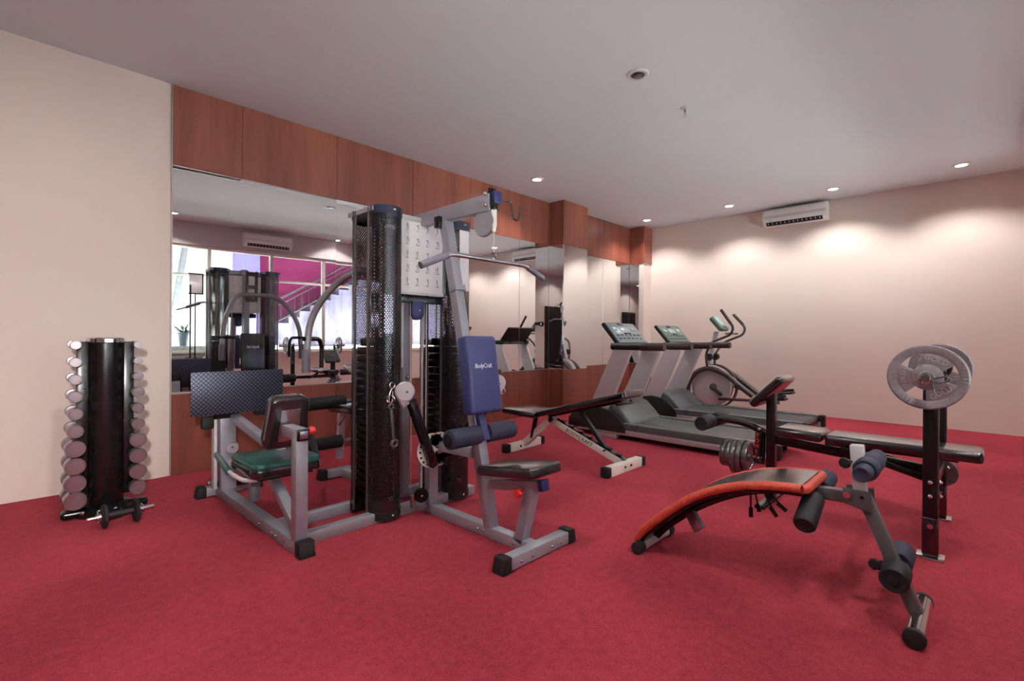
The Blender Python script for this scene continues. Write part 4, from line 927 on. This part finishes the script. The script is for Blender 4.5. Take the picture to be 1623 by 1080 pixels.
for i in range(len(ep) - 1):
    for k in range(2):
        p = ep[i].lerp(ep[i + 1], (k + .5) / 2); d = (ep[i + 1] - ep[i]).normalized(); n = V((0, d.z, -d.y)); n = n if n.z > 0 else -n
        gr.tube([p - d * .016 - n * .013 + V((.004, 0, 0)), p + V((-.0055, 0, 0)), p + d * .016 + n * .013 + V((.004, 0, 0))], .0026, .01, 6)
gr.build('piping_folds', M_['rope'], pp)
fb = [(1.265, .032), (1.19, .120), (1.06, .235), (.92, .330), (.76, .405), (.58, .438), (.36, .446)]
MB().tube([(SX, y, z) for y, z in fb], .022, .12, 4).build('curved_frame', K, sb)
MB().beam((SX, .60, .445), (SX, .37, .455), .045, .045, .004).build('frame_tube', M_['dgrey'], sb)
MB().cyl((2.285, 1.262, .030), (2.555, 1.262, .030), .026).build('low_foot_tube', M_['lgrey'], sb)
for x0_, x1_ in ((2.232, 2.288), (2.552, 2.608)): MB().cyl((x0_, 1.262, .031), (x1_, 1.262, .031), .0305, bev=.006).build('foot_cap', M_['rubber'], sb)
MB().beam((SX, 1.06, .215), (SX - .02, 1.005, .150), .03, .06, .003).build('prop', M_['steel'], sb)
cdm = MB()
for dy, dz, sx_ in ((.0, -.10, -.05), (-.03, -.075, -.04), (-.09, -.085, -.02), (-.12, -.06, .0)):
    cdm.tube([(SX + sx_, .76 + dy * .5, .405), (SX + sx_ - .01, .755 + dy, .405 + dz)], .004, 0, 8).tube([(SX + sx_ - .008, .756 + dy * .8, .405 + dz * .72), (SX + sx_ - .012, .754 + dy * 1.1, .405 + dz * 1.15)], .009, 0, 8)
cdm.build('bolt_rods', K, sb)
# hinge, post and leg
for hx in (SX - .037, SX + .031): MB().prism([(-.045, -.03), (.03, -.05), (.055, -.045), (.05, .03), (-.045, .03)], (hx, .365, .463), (0, -1, 0), (0, 0, 1), (.006, 0, 0), .003).build('hinge_plate', M_['dgrey'], sb)
MB().cyl((SX - .0372, .345, .466), (SX - .0385, .345, .466), .007, seg=12).build('hinge_hole', M_['black'], sb)
MB().cyl((SX - .04, .395, .468), (SX - .05, .395, .468), .013).build('hinge_bolt', M_['chrome'], sb)
MB().beam((SX, .352, .44), (SX, .368, .668), .046, .046, .004, up=(0, 1, 0)).build('top_post', M_['lgrey'], sb)
MB().beam((SX, .345, .47), (SX, .172, .045), .046, .046, .004, up=(0, 1, 0)).build('leg', M_['dgrey'], sb)
MB().cyl((2.26, .170, .037), (2.575, .170, .037), .0335).build('front_foot_tube', M_['chrome'], sb)
for x0_, x1_ in ((2.238, 2.262), (2.573, 2.60)): MB().cyl((x0_, .170, .037), (x1_, .170, .037), .0352, bev=.004).build('foot_cap', M_['rubber'], sb)
def roller(xa, xb, y, z, r, m):
    MB().lathe([(r * .42, .004), (r * .85, 0), (r, .010), (r, xb - xa - .010), (r * .85, xb - xa), (r * .42, xb - xa - .004)], (xa, y, z), (1, 0, 0), 28).build('foam_roller', m, sb)
MB().tube([(2.25, .512, .364), (2.40, .512, .434), (2.63, .512, .460)], .0125, .03).build('thigh_axle', M_['chrome'], sb)
def sloped_roller(a, b, r, m):
    l = (V(b) - V(a)).length
    MB().lathe([(r * .42, .004), (r * .85, 0), (r, .010), (r, l - .010), (r * .85, l), (r * .42, l - .004)], a, V(b) - V(a), 28).build('foam_roller', m, sb)
sloped_roller((2.225, .512, .352), (2.385, .512, .428), .042, M_['foam']); sloped_roller((2.515, .512, .436), (2.645, .512, .464), .040, M_['nfoam'])
MB().cyl((2.24, .325, .592), (2.64, .325, .592), .019).build('upper_axle', M_['nfoam'], sb)
roller(2.31, 2.385, .325, .592, .043, M_['nfoam']); roller(2.41, 2.52, .325, .592, .041, M_['nfoam']); roller(2.225, 2.312, .325, .592, .030, M_['nfoam']); roller(2.525, 2.625, .325, .592, .033, M_['nfoam'])
MB().cyl((2.26, .235, .215), (2.62, .235, .215), .016).build('lower_axle', M_['foam'], sb)
roller(2.27, 2.385, .232, .213, .047, M_['foam']); roller(2.45, 2.60, .238, .217, .047, M_['nfoam'])
for y, z in ((.385, .60), (.285, .225)):
    k = MB().cyl((SX - .02, y, z), (SX - .06, y + .012, z), .007, seg=10)
    k.lathe([(.006, 0), (.020, .002), (.023, .010), (.020, .018), (.006, .02)], (SX - .055, y + .012, z), (-1, .2, 0), 8); k.build('lock_knob', M_['rubber'], sb)

# ------------------------------------------- things by the windows (in mirror)
sh = thing('storage_shelf', (1.6, -.54, 0), 'low dark shelf under the windows, seen at left of mirror', 'shelf')
MB().box2((1.05, -.70, .64), (2.14, -.40, .70), bev=.006).build('top', K, sh)
for x in (1.07, 1.60, 2.12): MB().box2((x - .02, -.69, 0), (x + .02, -.44, .64), bev=.004).build('leg', K, sh)
MB().box2((1.09, -.69, .28), (2.10, -.38, .31), bev=.004).build('lower_shelf', K, sh)
for i, x in enumerate((1.38, 1.66, 1.93)):
    d = thing('hex_dumbbell', (x, -.53, .312), 'chrome dumbbell on the low dark shelf in the mirror, %s' % ('rightmost', 'middle one', 'leftmost')[2 - i], 'dumbbell', 'dumbbells on the low shelf')
    MB().cyl((x - .08, -.53, .372), (x + .08, -.53, .372), .016).build('handle', M_['chrome'], d)
    for q in (-.095, .095): MB().lathe([(.0, -.035), (.05, -.035), (.058, -.027), (.058, .027), (.05, .035), (0, .035)], (x + q, -.53, .3705), (1, 0, 0), 24, cap=False).build('head', M_['knurl'], d)
st = thing('notice_stand', (1.86, -.52, .70), 'black stand with a white notice board on the dark shelf, mirrored', 'stand')
MB().tube([(1.82, -.56, .715), (1.82, -.56, 1.95)], .012).tube([(1.89, -.56, .715), (1.89, -.56, 1.81)], .010).box((1.855, -.55, .708), (.2, .16, .014), None, .004).build('pole', K, st)
MB().beam((1.62, -.50, 1.515), (1.95, -.50, 1.62), .02, .02).build('arm', K, st)
MB().box2((1.80, -.57, 1.80), (2.0, -.56, 2.14), bev=.002).build('board', M_['paper'], st)
MB().box2((1.79, -.575, 2.13), (2.01, -.555, 2.15), bev=.002).box2((1.79, -.575, 1.79), (2.01, -.555, 1.81), bev=.002).box2((1.99, -.575, 1.79), (2.01, -.555, 2.15), bev=.002).build('board_frame', K, st)

# ------------------------------------------------------------------ outdoors
YO = -3.4
struct(MB().box2((XL - .2, -1.10, H), (XR + .2, YW - .2, H + .1), bev=0), 'ceiling_added_eave', M_['header'])  # unseen eave added to keep sun off the sill and gravel
struct(MB().box2((-1, -9, 4.7), (12, -3.0, 4.85), bev=0), 'ceiling_sun_blocker', M_['header'])  # unseen slab added to shade the courtyard walls, trunk and railing
struct(MB().box2((-1, -9, .0), (12, YW - .22, .55), bev=0), 'floor_courtyard', M_['gravel'])
struct(MB().box2((-1, YO - .3, .5), (3.05, YO, 4.7), bev=0), 'wall_courtyard_left', M_['cream'])
struct(MB().box2((3.05, YO - .25, .5), (3.64, YO - .04, 4.7), bev=0), 'wall_courtyard_lilac', M_['lav2'])
struct(MB().box2((3.64, YO - .9, .5), (9.5, YO - .7, 4.7), bev=0), 'wall_courtyard_magenta', M_['magenta'])
stp = [(4.03, .5), (4.03, 1.25)]
for k in range(9): stp += [(4.03 + k * .26, 1.40 + k * .155), (4.29 + k * .26, 1.40 + k * .155)]
stp += [(9.5, 2.78), (9.5, .5)]
struct(MB().prism(stp, (0, YO - .6, 0), (1, 0, 0), (0, 0, 1), (0, .6, 0), 0), 'wall_courtyard_stair', M_['lav'])
struct(MB().box2((-1, YO + .25, .5), (9.5, YO + 1.3, .86), bev=.02), 'trim_12', M_['gravel'])
rl = thing('stair_railing', (5.0, YO + .05, 1.4), 'dark iron stair railing outside the window, seen in the mirror', 'railing')
rp = lambda x, h: V((x, YO + .05, 1.33 + (x - 3.95) * .6 + h))
MB().tube([rp(3.85, .58), rp(6.4, .58)], .024).build('handrail', M_['rail_iron'], rl); MB().tube([rp(3.85, .44), rp(6.4, .44)], .014).build('upper_rail', M_['rail_iron'], rl); MB().tube([rp(3.85, .06), rp(6.4, .06)], .014).build('lower_rail', M_['rail_iron'], rl)
for k in range(15): MB().tube([rp(3.92 + k * .165, .05), rp(3.92 + k * .165, .44)], .010).build('baluster', M_['rail_iron'], rl)
MB().tube([V((3.84, YO + .05, .86)), V((3.84, YO + .05, 3.9))], .035).build('newel_post', M_['rail_iron'], rl)
tr = thing('tree', (1.8, -3.2, .5), 'slanting grey tree trunk outside the window, mirrored at left', 'tree')
MB().tube([(1.74, -3.25, .5), (1.90, -3.25, 1.5), (2.12, -3.25, 3.0), (2.22, -3.25, 4.6)], .055, .3, 14).build('trunk', M_['bark'], tr)
pl = thing('potted_plant', (1.80, -1.12, .86), 'leafy plant in a grey pot on the gravel outside, mirrored', 'plant')
MB().box2((1.35, -1.35, .5), (2.25, -.98, .90), bev=.02).build('pedestal', M_['gravel'], pl)
MB().lathe([(.055, .90), (.085, 1.11), (.095, 1.115), (.095, 1.14), (.08, 1.14), (.07, 1.10)], (1.80, -1.12, 0), (0, 0, 1), 24).build('pot', M_['pot'], pl)
lf = MB()
for k in range(34):
    a = random.uniform(0, 2 * PI); el_ = random.uniform(.2, 1.3); l = random.uniform(.12, .26); base = V((1.80, -1.12, 1.11)); d = V((math.cos(a) * math.cos(el_), math.sin(a) * math.cos(el_), math.sin(el_))); s_ = d.cross(V((0, 0, 1))).normalized(); n_ = s_.cross(d)
    w = random.uniform(.018, .03); R1 = [base + d * l * .35, base + d * l * .65 + s_ * w + n_ * .004, base + d * l, base + d * l * .65 - s_ * w + n_ * .004]
    vs = [lf.bm.verts.new(p) for p in R1]; vs2 = [lf.bm.verts.new(p - n_ * .003) for p in R1]; lf.bm.faces.new(vs); lf.bm.faces.new(vs2[::-1])
    for i in range(4): lf.bm.faces.new((vs[i], vs2[i], vs2[(i + 1) % 4], vs[(i + 1) % 4]))
    lf.tube([base, base + d * l * .4], .003, 0, 6)
lf.build('leaves', M_['leaf'], pl)
# ------------------------------------------------------------------- light
world = bpy.data.worlds.new('daylight'); scene.world = world; world.use_nodes = True
wn = world.node_tree; bgn = wn.nodes['Background']; bgn.inputs[0].default_value = (.86, .90, 1, 1); bgn.inputs[1].default_value = 1.3
sun = bpy.data.lights.new('sun', 'SUN'); sun.energy = 105.0; sun.angle = .2; so = bpy.data.objects.new('sun', sun); COL.objects.link(so); so.rotation_euler = (math.radians(-4), math.radians(6), 0)
def lamp(x, y, w, ang=132, blend=.55):
    l = bpy.data.lights.new('downlight_lamp', 'SPOT'); l.energy = w; l.spot_size = math.radians(ang); l.spot_blend = blend; l.shadow_soft_size = .05; l.color = (1, .96, .93)
    o = bpy.data.objects.new('downlight_lamp', l); COL.objects.link(o); o.location = (x, y, H - .03)
for x, y, lab in LIT: lamp(x, y, 48 if x > 7 else (40 if y > 3 else 75 if x > 0 else 30))

# fill lamp added out of view on the pier to brighten the left wall
wl = thing('added_fill_lamp', (-.25, YW, 1.5), 'added black fill lamp on the window side wall, left of the view', 'added fill lamp')
MB().cyl((-.25, YW, 1.5), (-.25, YW + .02, 1.5), .05).tube([(-.25, YW + .015, 1.5), (-.25, YW + .09, 1.5)], .010).build('bracket', M_['black'], wl)
ld = (V((.15, 4.5, 1.0)) - V((-.25, -.6, 1.5))).normalized(); lo = V((-.25, YW + .11, 1.5))
MB().lathe([(.03, -.05), (.055, 0), (.075, .17), (.072, .17), (.05, .0)], lo, ld, 28, cap=False).build('lamp_shade', M_['black'], wl)
MB().cyl(lo + ld * .01, lo + ld * .014, .03).build('lens', M_['lamp'], wl)
l = bpy.data.lights.new('added_fill_bulb', 'SPOT'); l.energy = 290; l.spot_size = math.radians(48); l.spot_blend = .9; l.shadow_soft_size = .06; l.color = (1, .95, .92)
o = bpy.data.objects.new('added_fill_bulb', l); COL.objects.link(o); o.location = lo + ld * .165; o.rotation_euler = ld.to_track_quat('-Z', 'Y').to_euler()
# ------------------------------------------------------------------ camera
cam = bpy.data.cameras.new('camera'); co = bpy.data.objects.new('camera', cam); COL.objects.link(co); scene.camera = co
yaw, roll, fpx = math.radians(43.8), .0062, 777.96
d = V((math.cos(yaw), math.sin(yaw), 0)); r = V((math.sin(yaw), -math.cos(yaw), 0)); u = V((0, 0, 1))
r2 = r * math.cos(roll) + u * math.sin(roll); u2 = -r * math.sin(roll) + u * math.cos(roll)
Mx = Matrix((r2, u2, -d)).transposed().to_4x4(); Mx.translation = V((0, 0, 1.1)); co.matrix_world = Mx
cam.sensor_width = 36; cam.lens = 36 * fpx / 1623; cam.shift_y = -6 / 1623; cam.clip_start = .02
# -------------------------------------------------------------------- view
vs = scene.view_settings; vs.view_transform = 'Standard'; vs.look = 'None'; vs.gamma = 1; vs.exposure = .5; vs.use_curve_mapping = False
cy = scene.cycles; cy.use_denoising = True; cy.max_bounces = 10; cy.diffuse_bounces = 5; cy.glossy_bounces = 6; cy.transparent_max_bounces = 12; cy.caustics_reflective = True; cy.blur_glossy = .5; cy.caustics_refractive = False; cy.sample_clamp_indirect = 6
